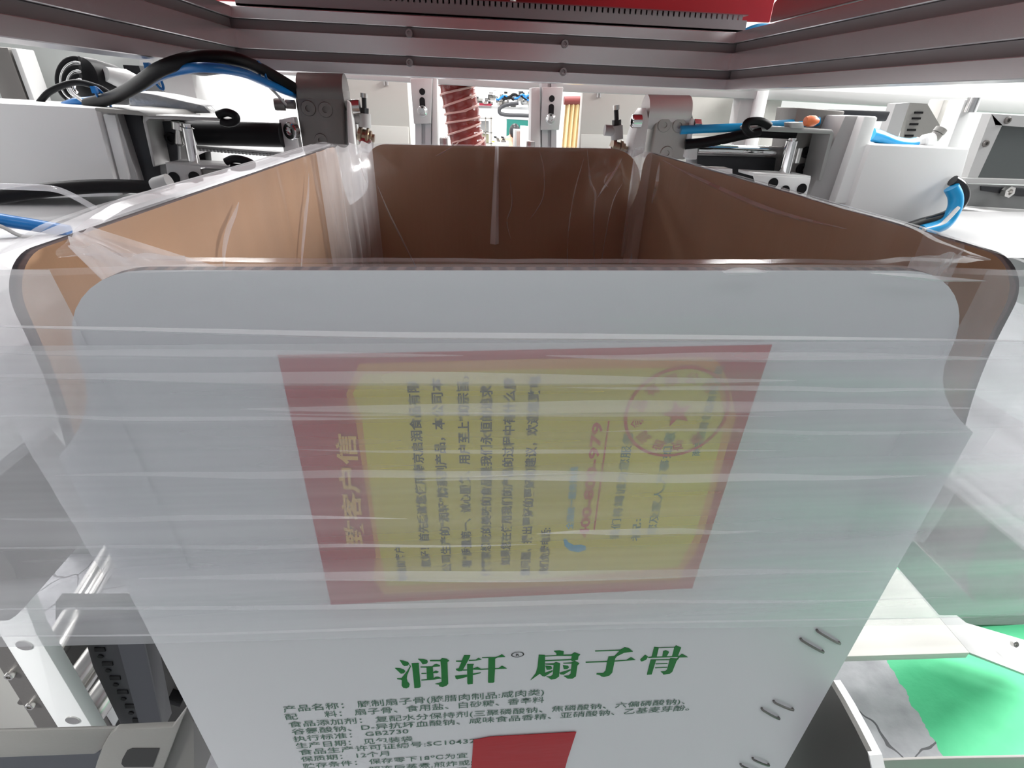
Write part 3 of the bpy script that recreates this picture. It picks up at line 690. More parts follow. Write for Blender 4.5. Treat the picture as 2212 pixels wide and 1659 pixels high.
# red housing above the carton
hd = thing('red_housing', (.05, YB+.06, ZB+BH+.04), 'red painted machine housing above the rear beam', 'housing')
hz0 = ZB+BH+.012
mb = MB().box((XL-.05, YB+.055, hz0), (XR+.08, YB+.062, hz0+.15)); mb.build('back_plate', RED, hd, bev=.001, seg=1)
mb = MB().box((XL-.05, .20, hz0+.15), (XR+.08, YB+.062, hz0+.157)); mb.build('shade_hood', RED, hd, bev=.001, seg=1)  # unseen hood, lowered and drawn forward to shade rear flap and left beam
MB().box((-.16, .198, hz0-.05), (.22, .205, hz0+.155)).build('red_reflect_lip', RED, hd, bev=.001, seg=1)  # added unseen lip, its red reflects in the rear beam
c = U(1107, 3, Y=YB+.03)
mb = MB(); mb.cyl((c.x, c.y, c.z+.02), (c.x, c.y, c.z-.009), .0055, n=6); mb.cyl((c.x, c.y, c.z+.06), (c.x, c.y, c.z+.02), .0035)
mb.box((c.x-.004, c.y-.004, c.z+.012), (c.x+.042, c.y+.02, c.z+.018))
tag(mb.build('hanging_bolt', STEEL), 'silver bolt hanging in front of the red housing', 'bolt')
P = [U(a, b, Y=YB+.02) for a, b in ((1600,75),(1630,62),(1655,60),(1690,68))]
tag(MB().tube(P, .006).build('air_hose', CYAN), 'short light blue hose in the corner beside the wiring duct', 'hose')

# ------------------------------------------------------------------ clamp heads
def clamp(pts_block, bolts, Y, side, label, faces, mblock, top_shift):
    """rounded clamp block with screws, side plate and lug"""
    c = U(*pts_block[0], Y=Y)
    t = thing('clamp_head', c, label, 'clamp', 'bag clamp heads')
    mb = slab(pts_block, Y, .05); mb.build('clamp_block', mblock, t, bev=.004, seg=3)
    for q, r in bolts:
        b = U(*q, Y=Y-.001)
        m2 = MB(); m2.lathe(b+Vector((0, .006, 0)), b-Vector((0, .0012, 0)), [(r, 0), (r, .8), (r*.92, 1), (r*.4, 1), (r*.36, .5), (0, .5)], 22)
        m2.build('countersunk_screw', mblock, t)
    return t
YC = .865
cl = clamp([(640,178),(735,180),(742,200),(746,330),(655,330),(637,215)], [((666,234),.0105),((703,237),.0105),((693,303),.0095)], YC, -1,
           'dark steel clamp head with rounded top at the rear left corner of the carton', None, DSTEEL, 0)
A, B = U(640,190,Y=YC), U(737,192,Y=YC)
MB().cyl((A.x, YC+.022, A.z-.004), (B.x+.002, YC+.022, B.z-.004), .024, n=36).build('rounded_crown', DSTEEL, cl)
slab([(748,215),(757,222),(770,335),(752,340)], YC-.004, .045).build('side_plate', WHITE, cl, bev=.002)
slab([(601,258),(634,252),(648,330),(640,332),(614,338)], YC-.002, .02).build('mount_lug', WHITE, cl, bev=.002)
m2 = MB(); hexbolt(m2, U(633,283,Y=YC-.004), (-.5,-1,0), .012, .008); m2.build('hex_bolt', CHROME, cl)
m2 = MB(); hexbolt(m2, U(612,226,Y=YC), (-1,-.2,0), .008, .012); m2.cyl(U(637,226,Y=YC), U(618,225,Y=YC), .006); m2.build('hex_bolt', DSTEEL, cl)
a = U(757,232,Y=YC+.01); b = U(778,231,Y=YC+.01); m2 = MB(); m2.cyl(a, b, .010); m2.build('pivot_pin', STEEL, cl)
cr = clamp([(1405,222),(1492,226),(1500,258),(1492,345),(1400,345),(1404,330),(1418,252)], [((1435,270),.0105),((1467,271),.0105),((1440,331),.0105)], YC, 1,
           'bright steel clamp head with polished rounded top at the rear right corner of the carton', None, mat('grey_steel', (.42, .41, .39), .4, .5, bump=.03, bscale=200), 0)
A, B = U(1402,236,Y=YC), U(1494,238,Y=YC)
MB().cyl((A.x, YC+.02, A.z-.004), (B.x, YC+.02, B.z-.004), .024, n=36).build('rounded_crown', mat('satin_steel', (.72, .71, .70), .3, .25), cr)
slab([(1384,250),(1397,232),(1402,262),(1392,330),(1360,345),(1370,300)], YC-.004, .045).build('side_plate', WHITE, cr, bev=.002)
slab([(1488,298),(1511,302),(1506,345),(1480,345)], YC-.002, .02).build('mount_lug', WHITE, cr, bev=.002)
slab([(1494,255),(1501,258),(1488,342),(1478,340)], YC-.006, .03).build('side_plate', WHITE, cr, bev=.001)
a, b = U(1384,262,Y=YC-.01), U(1364,262,Y=YC-.01); m2 = MB(); m2.lathe(a, b, [(.0,0),(.0095,0),(.0095,.9),(.008,1),(.004,1),(.004,.5),(0,.5)], 20); m2.build('socket_bolt', CHROME, cr)
a, b = U(1497,270,Y=YC), U(1511,271,Y=YC); m2 = MB(); m2.cyl(a, b, .009, n=6); m2.build('hex_bolt', CHROME, cr)
def valve(px, py_, Y, s, label):
    t = thing('flow_valve', U(px, py_, Y=Y), label, 'valve', 'small flow valves beside the clamps')
    p = lambda dx, dy, dd=0: U(px+dx*s, py_+dy*s, Y=Y)+Vector((0, dd, 0))
    m = MB(); m.cyl(p(0,-2), p(1,28), .0095); m.cyl(p(0,10), p(-26*1,8), .008); m.build('valve_body', LGREY, t)
    m = MB(); m.cyl(p(0,-14), p(0,-2), .007, n=6); m.cyl(p(-1,-40), p(0,-12), .0035); m.build('needle_stem', BLACKM, t)
    m = MB(); m.cyl(p(-1,-46), p(-1,-36), .0055, n=14); m.build('knob', STEEL, t)
    m = MB(); m.lathe(p(-12,45), p(22,52), [(0,0),(.013,0),(.013,.2),(.010,.25),(.010,.45),(.013,.5),(.013,.62),(.010,.68),(.010,.8),(.006,.85),(.006,1),(0,1)], 16); m.build('fitting', BRASS, t)
    m = MB(); m.lathe(p(-18,60), p(18,66), [(0,0),(.012,0),(.013,.3),(.013,.8),(.010,1),(0,1)], 16); m.build('pivot_boss', STEEL, t)
    return t
valve(787,247,.885,1,'grey flow valve with black needle screw beside the dark left clamp')
valve(1332,273,.885,1,'grey flow valve with brass fitting beside the bright right clamp')

# ------------------------------------------------------------------ left arm
YA = .80
arm = thing('slide_arm', U(150, 330, Y=YA), 'left slide arm of the clamp: white cover, black bracket and shaft', 'slide arm', 'slide arms')
slab([(-260,208),(206,233),(256,424),(-260,440)], YA-.02, .14).build('cover', WHITE, arm, bev=.002)
slab([(207,234),(252,242),(302,400),(258,424)], YA-.01, .12).build('end_block', mat('satin_grey', (.42,.42,.42), .4, .4), arm, bev=.002)
slab([(222,247),(248,248),(283,398),(262,402)], YA-.013, .006).build('white_strip', WHITE, arm, bev=.001)
slab([(204,232),(300,240),(322,251),(250,246),(206,240)], YA-.03, .14).build('top_plate', GREY, arm, bev=.001)
slab([(256,247),(300,240),(345,352),(350,398),(300,408)], YA+.004, .10).build('mount_plate', BLACKM, arm, bev=.002)
mb = MB()
P = py([(308,247),(470,254),(492,257),(492,262),(322,257),(316,262),(336,358),(330,361),(308,262)], YA-.01)
mb.prism(P, (0, .045, 0)); mb.build('channel_bracket', SATIN, arm, bev=.0012)
slab([(322,262),(380,262),(385,350),(336,350)], YA+.03, .01).build('back_plate', BLACKM, arm, bev=.001)
for q in ((338,300),(372,299)):
    c = U(*q, Y=YA+.03); m2 = MB(); hexbolt(m2, c, (0,-1,0), .008, .006); m2.build('black_bolt', BLACK, arm)
a, b = U(404,268,Y=YA), U(420,354,Y=YA); m2 = MB(); m2.lathe(a, b, [(0,0),(.0055,0),(.0055,.08),(.0075,.1),(.0075,1),(0,1)], 18); m2.build('guide_rod', CHROME, arm)
a, b = U(384,264,Y=YA+.006), U(389,315,Y=YA+.006); m2 = MB(); m2.lathe(a, b, [(0,0),(.008,0),(.008,.3),(.004,.35),(.006,.9),(.003,1),(0,1)], 14); m2.build('spring_pin', STEEL, arm)
mb = MB(); mb.prism(py([(356,351),(520,360),(520,366),(360,358)], YA-.02), (0,.05,0)); mb.prism(py([(357,353),(430,360),(438,392),(365,398)], YA-.022), (0,.004,0))
mb.build('hole_plate', LGREY, arm, bev=.0008)
for q in ((376,384),(420,383)):
    c = U(*q, Y=YA-.0225); m2 = MB().cyl(c+Vector((0,.004,0)), c-Vector((0,.0006,0)), .0075); m2.build('plate_hole', BLACK, arm)
slab([(430,366),(480,368),(478,376),(436,384)], YA-.018, .02).build('terminal', DSTEEL, arm)
a, b = U(380,286,Y=YA+.06), U(610,292,Y=YA+.06); MB().cyl(a, b, .0165, n=28).build('shaft', BLACK, arm)
# toothed belt
mb = MB(); p0, p1 = U(420,314,Y=YA+.09), U(618,330,Y=YA+.09); d = p1-p0
mb.prism([p0, p1, p1-Vector((0,0,.004)), p0-Vector((0,0,.004))], (0,.02,0))
for i in range(26):
    q = p0+d*(i/26); mb.box((q.x, q.y, q.z-.0075), (q.x+.003, q.y+.02, q.z-.003))
tag(mb.build('toothed_belt', LGREY), 'light grey toothed belt running under the black shaft of the left slide arm', 'belt')
slab([(406,345),(443,328),(446,355),(420,357)], YA+.03, .02).build('black_stop', BLACK, arm, bev=.002)
# strain-relief loops
def loop(pts, Y, r, label):
    return tag(MB().tube([U(a, b, Y=Y) for a, b in pts], r).build('cable_loop', BLACK), label, 'cable', 'black cable loops on the brackets')
loop([(470,249),(490,243),(508,250),(508,262),(492,266),(478,262)], YA-.012, .005, 'black cable loop over the end of the left channel bracket')
loop([(488,350),(505,343),(530,347),(545,356),(520,362),(500,360)], YA-.025, .005, 'black cable loop on the perforated plate of the left arm')
# drive motor, wires behind the left cover
mo = thing('drive_motor', U(215, 175, Y=.98), 'round black drive motor behind the left white cover', 'motor')
MB().lathe(U(168,165,Y=.95), U(262,190,Y=1.02), [(0,0),(.018,.02),(.028,.1),(.031,.3),(.031,.8),(.026,1),(0,1)], 26).build('motor_body', BLACK, mo)
MB().lathe(U(228,160,Y=.96), U(300,182,Y=1.0), [(0,0),(.010,0),(.016,.6),(.012,1),(0,1)], 20).build('motor_nose', LGREY, mo)
slab([(265,140),(300,142),(320,205),(285,200)], 1.03, .05).build('motor_bracket', BLACKM, mo)
co = thing('cable_coil', U(140, 175, Y=.93), 'coiled black and silver spiral cables hanging left of the motor', 'cable coil')
for i in range(6):
    r = 44-6*i; pts = []
    for k in range(13):
        a = math.radians(75+170*k/12); pts.append(U(162+r*.85*math.cos(a)+i*2, 172-r*1.05*math.sin(a)+i*3, Y=.93-.004*i))
    MB().tube(pts, .0036 if i % 2 == 0 else .0022, sub=3).build('cable_turn', BLACK if i % 2 == 0 else CHROME, co)
def cable(name, pts, Y, r, m, label, cat='cable', rf=None, ridges=0):
    P = [U(a, b, Y=(Y if not isinstance(Y, (list, tuple)) else Y[i] if len(Y) == len(pts) else Y[0]+(Y[1]-Y[0])*i/(len(pts)-1))) for i, (a, b) in enumerate(pts)]
    return tag(MB().tube(P, r, 14, sub=8).build(name, m), label, cat)
cable('conduit', [(190,225),(250,208),(300,180),(345,150),(400,130),(450,123),(510,128),(560,148),(605,172),(645,196)], (.84,.80,.74,.70,.69,.70,.73,.79,.84,.88), .0075, BLACK, 'thick black conduit arching from the left cover to the dark clamp head', 'conduit')
cable('air_hose', [(140,228),(165,220),(210,215),(300,190),(345,164),(400,149),(450,146),(520,156),(565,174),(605,192),(645,208)], (.86,.85,.84,.79,.73,.69,.68,.72,.78,.84,.885), .005, BLUE, 'blue air hose running under the arching black conduit on the left', 'hose')
cable('sensor_wire', [(330,168),(390,155),(440,160),(500,156),(560,172),(590,196),(618,226)], (.74,.70,.69,.71,.78,.83,.86), .0018, LGREY, 'thin grey sensor wire hanging below the left blue air hose', 'wire')
cable('sensor_wire', [(150,190),(160,205),(185,222),(205,228),(230,205),(262,196)], .84, .002, WHITE, 'thin white wire curling between motor and left cover', 'wire')
cable('black_cable', [(85,222),(105,200),(135,185),(170,178),(215,190),(240,205)], .88, .004, BLACK, 'thin black cable curving over the top of the left white cover', 'cable')
for q, lb in (((336,166), 'blue cable tie round the left conduit near the motor'), ((566,160), 'blue cable tie round the left conduit near the clamp head'), ((222,213), 'blue cable tie on the wire bundle behind the left cover')):
    c = U(*q, Y=(.755 if q[0] == 336 else .79 if q[0] == 566 else .82)); m = MB(); pts = [(c.x+.0025*math.cos(a), c.y+.011*math.sin(a), c.z+.013*math.cos(a+1.2)) for a in [i*math.pi/8 for i in range(17)]]
    m.tube(pts, .0016, 8, sub=2); m.box((c.x-.003, c.y-.014, c.z+.006), (c.x+.003, c.y-.009, c.z+.014)); tag(m.build('cable_tie', BLUE), lb, 'cable tie', 'blue cable ties')
slab([(275,195),(330,203),(440,228),(455,245),(330,246),(280,240)], .90, .08).build('cast_bracket', mat('rough_casting', (.3,.3,.3), .35, .7, bump=.3, bscale=60), arm, bev=.002)
cable('power_cable', [(-120,446),(0,424),(90,412),(180,404),(260,402),(345,406)], (.66,.76), .0085, BLACK, 'thick black power cable crossing under the left white cover', 'cable')
cable('clear_tube', [(-60,398),(0,402),(60,404),(115,408),(155,422),(205,450)], (.62,.70), .0035, FILM_TUBE, 'thin translucent tube crossing the thick black cable at the left', 'tube')
cable('air_hose', [(-150,450),(-60,464),(20,478),(70,486),(150,500)], (.60,.62), .0068, BLUE, 'blue air hose entering at the left edge below the black cable', 'hose')
cable('sensor_wire', [(-60,470),(0,488),(40,508),(70,512)], .6, .002, LGREY, 'thin grey wire below the blue air hose at the left edge', 'wire')
a, b = U(332,402,Y=.72), U(366,392,Y=.72); tag(MB().lathe(a, b, [(0,0),(.008,0),(.0095,.2),(.0095,1),(0,1)], 18).build('cable_gland', LGREY), 'grey cable gland where the black power cable meets the bag edge', 'cable gland')

# ------------------------------------------------------------------ right arm
zr0 = U(2100,500,Y=.75).z
arm = thing('slide_arm', U(1950, 380, Y=YA), 'right slide arm of the clamp: white cover, steel bracket and chrome shaft', 'slide arm', 'slide arms')
MB().prism([Vector((p.x, p.y, max(p.z, zr0+.002))) for p in py([(1882,312),(2095,322),(2052,470),(2020,520),(1840,520),(1834,450)], YA-.03)], (0,.12,0)).build('cover', WHITE, arm, bev=.002)
slab([(1868,250),(1898,252),(1840,440),(1802,440)], YA-.02, .1).build('end_strip', WHITE, arm, bev=.003)
slab([(1826,250),(1868,250),(1802,440),(1740,440)], YA-.005, .08).build('end_block', mat('satin_grey_2', (.36,.35,.35), .45, .3), arm, bev=.002)
slab([(1722,232),(1826,240),(1760,440),(1690,440),(1712,300)], YA+.04, .06).build('mount_plate', DSTEEL, arm, bev=.002)
slab([(1720,234),(1925,240),(1915,262),(1715,262)], YA+.09, .04).build('rear_plate', BLACKM, arm, bev=.002)
mb = MB(); mb.prism(py([(1628,276),(1640,271),(1798,280),(1803,288),(1775,392),(1768,390),(1794,290),(1630,283)], YA-.01), (0,.045,0)); mb.build('channel_bracket', SATIN, arm, bev=.0012)
a, b = U(1713,298,Y=YA), U(1694,378,Y=YA); m2 = MB(); m2.lathe(a, b, [(0,0),(.0055,0),(.0055,.06),(.0085,.08),(.0085,1),(0,1)], 18); m2.build('guide_rod', CHROME, arm)
a, b = U(1727,320,Y=YA+.006), U(1719,352,Y=YA+.006); m2 = MB(); m2.cyl(a, b, .005); m2.build('spring_pin', STEEL, arm)
for q in ((1741,329),(1769,332),(1730,365),(1755,370)):
    c = U(*q, Y=YA+.04); m2 = MB(); hexbolt(m2, c, (0,-1,0), .0085, .005); m2.build('black_bolt', BLACK, arm)
mb = MB(); mb.prism(py([(1628,374),(1752,380),(1752,386),(1628,381)], YA-.02), (0,.05,0)); mb.prism(py([(1628,378),(1752,385),(1742,425),(1640,420)], YA-.022), (0,.004,0)); mb.build('hole_plate', WHITE, arm, bev=.0008)
for q in ((1732,408),(1695,412),(1670,396)):
    c = U(*q, Y=YA-.0225); m2 = MB().cyl(c+Vector((0,.004,0)), c-Vector((0,.0006,0)), .0075); m2.build('plate_hole', BLACK, arm)
a, b = U(1505,324,Y=YA+.07), U(1705,330,Y=YA+.07); MB().cyl(a, b, .009, n=28).build('shaft', CHROME, arm)
slab([(1505,335),(1720,340),(1700,440),(1505,400)], YA+.08, .05).build('belt_housing', BLACKM, arm, bev=.002)
slab([(1500,363),(1582,365),(1582,376),(1500,374)], YA+.01, .03).build('white_tab', WHITE, arm)
cable('air_hose', [(1470,281),(1510,279),(1560,277),(1620,274),(1700,268),(1745,266),(1770,262)], (.86,.84), .0062, CYAN, 'light blue air hose leaving the bright right clamp head', 'hose')
cable('black_cable', [(1480,312),(1520,308),(1565,300),(1610,290),(1640,286),(1690,288),(1720,290)], (.86,.82), .0075, BLACK, 'black cable sagging from the right clamp head to the bracket', 'cable')
loop([(1642,284),(1622,288),(1611,276),(1616,264),(1640,262),(1655,268),(1662,273)], YA-.014, .0055, 'black cable loop over the end of the right channel bracket')
c = U(1752,262,Y=YA-.0); tag(MB().lathe(U(1738,262,Y=YA), U(1768,261,Y=YA), [(0,0),(.006,.05),(.0075,.3),(.007,.7),(.003,1),(0,1)], 16).build('hose_coupling', mat('orange_plastic', (.75,.18,.06), .4)), 'orange hose coupling on the blue hose above the right bracket', 'coupling')
slab([(1709,265),(1735,264),(1738,278),(1710,277)], YA-.014, .02).build('sensor_block', LGREY, arm, bev=.001)
cable('air_hose', [(1880,290),(1900,296),(1930,308),(1958,312),(1975,310)], (.82,.84), .009, CYAN, 'light blue hose bending above the top edge of the right white cover', 'hose')
fit = thing('push_fitting', U(1990,309,Y=.84), 'white push-in hose fitting on top of the right cover', 'fitting')
MB().lathe(U(1972,311,Y=.84), U(2012,303,Y=.84), [(0,0),(.008,0),(.009,.2),(.007,.3),(.007,.5),(.011,.55),(.011,1),(0,1)], 18).build('fitting_body', WHITE, fit)
MB().lathe(U(2016,300,Y=.84), U(2034,278,Y=.84), [(0,0),(.008,0),(.008,.5),(.006,.55),(.009,.6),(.009,1),(0,1)], 10).build('fitting_stem', GREY, fit)
# slotted upright plate behind the right cover
sp = thing('slotted_plate', U(1950,270,Y=1.0), 'grey upright plate with a column of short slots behind the right white cover', 'plate')
post([(1935,224),(1965,222),(1915,470),(1870,470)], 1.0, .02).build('plate_flange', LGREY, sp)
slab([(1965,222),(2003,224),(2030,270),(2010,330),(1945,330)], 1.01, .01).build('slot_face', GREY, sp)
for i in range(6):
    x, y = 1985-5.2*i, 243+12.5*i
    slab([(x-8,y-2),(x+10,y-2),(x+9,y+2.5),(x-9,y+2.5)], 1.008, .004).build('slot', BLACK, sp)
# cable bundle at the right of the cover
cable('conduit', [(1960,492),(1990,482),(2020,474),(2050,462),(2075,440),(2082,420),(2075,402),(2058,390)], (.74,.76), .0078, mat('glossy_black_conduit', (.02,.02,.022), .12), 'glossy black conduit looping round the lower corner of the right white cover', 'conduit')
cable('air_hose', [(1990,500),(2025,490),(2045,478),(2062,450),(2064,425),(2055,405)], (.73,.75), .0095, CYAN, 'light blue hose looping inside the glossy black conduit at the right', 'hose')
cable('air_hose', [(1995,496),(2030,486),(2050,470),(2070,448)], (.725,.735), .003, WHITE, 'thin white tube under the looping black conduit at the right', 'tube')
# ------------------------------------------------------------------ machine behind the carton
def cabinet(pts, Y, d, m, label, lip=None, seam=None):
    t = thing('cabinet_panel', U(*pts[0], Y=Y), label, 'cabinet panel')
    post(pts, Y, d).build('panel', m, t, bev=.003)
    if lip: slab(lip, Y-.006, .006).build('top_lip', WHITE, t)
    if seam: slab(seam, Y-.004, .006).build('lower_door', CREAM, t, bev=.001)
    return t
def clip(q, Y, label):
    c = U(*q, Y=Y); m = MB().box((c.x-.006, c.y-.006, c.z-.006), (c.x-.002, c.y, c.z+.006)); m.box((c.x+.002, c.y-.006, c.z-.006), (c.x+.006, c.y, c.z+.006)); m.box((c.x-.006, c.y-.002, c.z+.004), (c.x+.006, c.y, c.z+.006))
    return m
GB = mat('grey_beige_paint', (.40, .39, .365), .5)
t = cabinet([(634,130),(878,140),(886,420),(632,420)], 1.62, .03, GB, 'grey-beige cabinet panel behind the dark left clamp head', None, [(740,268),(882,274),(886,420),(740,420)])
for q in ((651,168),(834,179)): clip(q, 1.62, '').build('latch_clip', LGREY, t)
t = cabinet([(1262,150),(1640,160),(1618,420),(1252,420)], 1.62, .03, GB, 'grey-beige cabinet panel behind the bright right clamp head', None, [(1256,290),(1628,296),(1618,420),(1252,420)])
for q in ((1293,205),(1444,212),(1594,217)): clip(q, 1.62, '').build('latch_clip', LGREY, t)
c = U(1615,256,Y=1.62); m2 = MB(); hexbolt(m2, c, (0,-1,0), .009, .006); m2.build('screw', STEEL, t)
t = thing('crossbar', U(1000,170,Y=1.30), 'pale horizontal frame bar just below the rear aluminium beam', 'bar')
slab([(300,120),(640,140),(886,152),(1560,186),(2230,214),(2230,248),(1960,232),(1640,214),(1220,198),(886,178),(635,163),(300,140)], 1.34, .05).build('bar', LGREY, t, bev=.002)
# two uprights with bracket plates
def upright(xl, xr, yb, plate, hole, slot, screw, edge, label):
    Y = 1.25
    t = thing('frame_upright', U((xl+xr)/2, yb, Y=Y), label, 'upright', 'frame uprights behind the carton')
    m = MB(); w0 = xr-xl
    m.prism(py([(xl,140),(xl+w0*.40,140),(xl+w0*.42,yb+80),(xl+3,yb+80)], Y), (0,.04,0)); m.prism(py([(xl+w0*.62,140),(xr,140),(xr-3,yb+80),(xl+w0*.62,yb+80)], Y), (0,.04,0))
    post([(xl+2,140),(xr-2,140),(xr-4,yb+80),(xl+4,yb+80)], Y+.012, .03, m); m.build('slotted_profile', mat('alu_grey', (.42,.42,.43), .4, .5), t)
    slab(edge, Y-.004, .05).build('edge_profile', LGREY, t, bev=.001)
    slab(plate, Y-.010, .006).build('bracket_plate', mat('plate_grey', (.40,.41,.41), .42, .2), t, bev=.0015)
    c = U(*hole, Y=Y-.0105); MB().cyl(c+Vector((0,.003,0)), c-Vector((0,.0005,0)), .0062).build('bolt_hole', BLACK, t)
    c = U(*slot, Y=Y-.0105); m = MB(); r = .0058
    m.prism([(c.x+r*math.cos(a), c.y-.0005, c.z+r*math.sin(a)+(.008 if i < 12 else -.010)) for i, a in enumerate([k*math.pi/11 for k in range(12)]+[math.pi+k*math.pi/11 for k in range(12)])], (0,.003,0)); m.build('keyhole_slot', BLACK, t)
    c = U(*screw, Y=Y-.011); m = MB(); m.lathe(c+Vector((0,.002,0)), c-Vector((0,.008,0)), [(.0105,0),(.0105,.2),(.009,.35),(.0055,1),(.003,1),(.003,.6),(0,.6)], 20); m.build('cap_screw', CHROME, t)
upright(895, 933, 320, [(886,170),(934,168),(931,267),(894,268)], (912,198), (912.5,226), (912.5,240), [(934,168),(944,170),(946,400),(933,400)], 'slotted aluminium upright with keyhole bracket left of the red hose')
upright(1169, 1204, 330, [(1172,188),(1217,188),(1208,281),(1168,281)], (1192,213), (1190.5,240), (1189.5,257), [(1148,190),(1166,188),(1168,400),(1145,400)], 'slotted aluminium upright with keyhole bracket right of the red hose')
for q, lb in (((958,305), 'small silver bracket end just above the rear flap left of the red hose'), ((1147,312), 'small silver bracket end just above the rear flap by the right upright')):
    x, y = q; tag(post([(x-9,y-8),(x+9,y-8),(x+9,y+30),(x-9,y+30)], 1.2, .02).build('bracket_end', STEEL, bev=.002), lb, 'bracket', 'small bracket ends')
# ribbed red suction hose
hs = thing('suction_hose', U(985, 170, Y=1.42), 'ribbed dark red suction hose hanging behind the carton', 'hose')
path = [U(a, b, Y=1.42) for a, b in ((980,120),(985,170),(990,205),(998,240),(1001,270),(1008,300),(1022,335),(1040,380))]
Q = MB().tube(path, .042, 36, sub=24, rf=lambda t: .0425-.0022*abs(math.sin(t*math.pi*11+.6)))
Q.build('hose_wall', HOSE, hs)
def along(t):
    n = len(path)-1; i = min(int(t*n), n-1); f = t*n-i; return path[i].lerp(path[i+1], f), (path[i+1]-path[i]).normalized()
for off in (0, .22):
    pts = []
    for k in range(330):
        t = k/329; p, d = along(t); u = Vector((0,1,0)).cross(d).normalized(); v = d.cross(u); a = t*2*math.pi*11+off*2.2
        pts.append(p+(u*math.cos(a)+v*math.sin(a))*.0435)
    MB().tube(pts, .0016, 6, sub=0).build('spiral_cord', CORD, hs)

# ------------------------------------------------------------------ left and right enclosure
ENC = mat('enclosure_grey', (.40, .42, .41), .5)
tag(post([(-300,60),(330,80),(330,420),(-300,420)], 1.40, .02).build('machine_enclosure', ENC, bev=.002), 'grey enclosure panel behind the motor at upper left', 'panel')
for pts, m, lb in (([(-40,100),(16,102),(48,260),(-10,260)], DSTEEL, 'dark grey upright post at the far left behind the cover'), ([(22,104),(34,104),(66,260),(50,260)], LGREY, 'narrow light grey upright strip beside the dark left post')):
    tag(post(pts, 1.30, .05).build('enclosure_post', m, bev=.002), lb, 'post', 'posts at the left enclosure')
tag(post([(330,85),(405,120),(418,330),(330,330)], 1.36, .08).build('machine_enclosure', LGREY, bev=.002), 'light grey panel edge between motor and the bright left opening', 'panel')
ZDL = min(U(50,500,Y=.6).z, U(-260,440,Y=YA-.02).z-.002)
tag(MB().box((-1.6,.30,ZDL-.02),(-.285,1.25,ZDL)).build('machine_deck', mat('deck_paint', (.55,.55,.56), .45), bev=.003), 'white machine deck plate left of the carton', 'deck plate')
zr = U(2100,500,Y=.75).z
tag(MB().box((.36,.60,zr-.04),(1.9,.925,zr)).build('machine_deck', mat('grey_deck_paint', (.24,.24,.245), .5), bev=.003), 'white machine deck plate right of the carton', 'deck plate')
# white uprights right of the cabinet
for pts, m, Y, lb in (([(1612,150),(1645,150),(1628,360),(1600,360)], LGREY, 1.35, 'grey upright profile right of the beige cabinet panel'),
                      ([(1650,150),(1672,150),(1655,360),(1636,360)], WHITE, 1.33, 'narrow white upright profile beside the grey one'),
                      ([(1674,150),(1705,150),(1695,360),(1664,360)], CREAM, 1.36, 'cream upright profile left of the dark right bracket')):
    tag(post(pts, Y, .04).build('enclosure_post', m, bev=.002), lb, 'post', 'posts at the right enclosure')
tag(slab([(1690,150),(2300,160),(2300,420),(1660,420)], 1.55, .05).build('machine_enclosure', WHITE, bev=.002), 'bright white enclosure panel behind the right slide arm', 'panel')
for pts, m, Y, lb in (([(2040,215),(2072,216),(2040,330),(2010,330)], CREAM, 1.15, 'white door post behind the push-in fitting'),
                      ([(2085,215),(2120,216),(2080,420),(2048,420)], WHITE, 1.10, 'white door post left of the smoked door window')):
    tag(post(pts, Y, .04).build('enclosure_post', m, bev=.002), lb, 'post', 'posts at the right enclosure')
a = U(2098,228,Y=1.093); tag(MB().cyl(a+Vector((0,0,.014)), a-Vector((0,0,.012)), .011).build('door_hinge', CHROME), 'chrome hinge at the top of the right white door post', 'hinge')
dr = thing('machine_door', U(2160,330,Y=1.0), 'grey framed machine door with smoked window at the right edge', 'door')
mb = MB(); mb.prism(py([(2142,246),(2420,262),(2420,290),(2150,270)], 1.0), (0,.02,0)); mb.prism(py([(2142,246),(2165,270),(2107,395),(2088,388)], 1.0), (0,.02,0)); mb.prism(py([(2085,385),(2420,395),(2420,404),(2083,396)], .99), (0,.02,0))
mb.build('door_frame', LGREY, dr)
slab([(2155,262),(2420,280),(2420,396),(2098,392)], 1.008, .008).build('smoked_window', GLASSD, dr)
for q in ((2175,260),(2128,310)):
    c = U(*q, Y=1.0); m2 = MB(); hexbolt(m2, c, (0,-1,0), .006, .004); m2.build('screw', DSTEEL, dr)
lw = thing('lower_window', U(2150,430,Y=.98), 'dark grey lower access window with hexagon nut at the right edge', 'window')
slab([(2090,398),(2420,408),(2420,470),(2092,448),(2080,440)], .985, .01).build('pane', mat('dark_grey_panel', (.16,.165,.165), .3), lw)
slab([(2088,446),(2420,466),(2420,476),(2088,454)], .975, .02).build('ledge', LGREY, lw)
slab([(2120,402),(2212,406),(2330,420),(2330,432),(2200,424),(2120,412)], .982, .006).build('handle_slot', BLACKM, lw, bev=.001)
c = U(2176,414,Y=.975); m2 = MB(); m2.lathe(c+Vector((0,.004,0)), c-Vector((0,.006,0)), [(.011,0),(.011,1),(.006,1),(.006,.3),(0,.3)], 6); m2.build('hex_nut', STEEL, lw)
tag(slab([(2060,448),(2420,492),(2420,520),(2060,478)], .93, .2).build('sloped_cover', LGREY, bev=.002), 'grey sloping cover strip below the lower access window', 'cover')

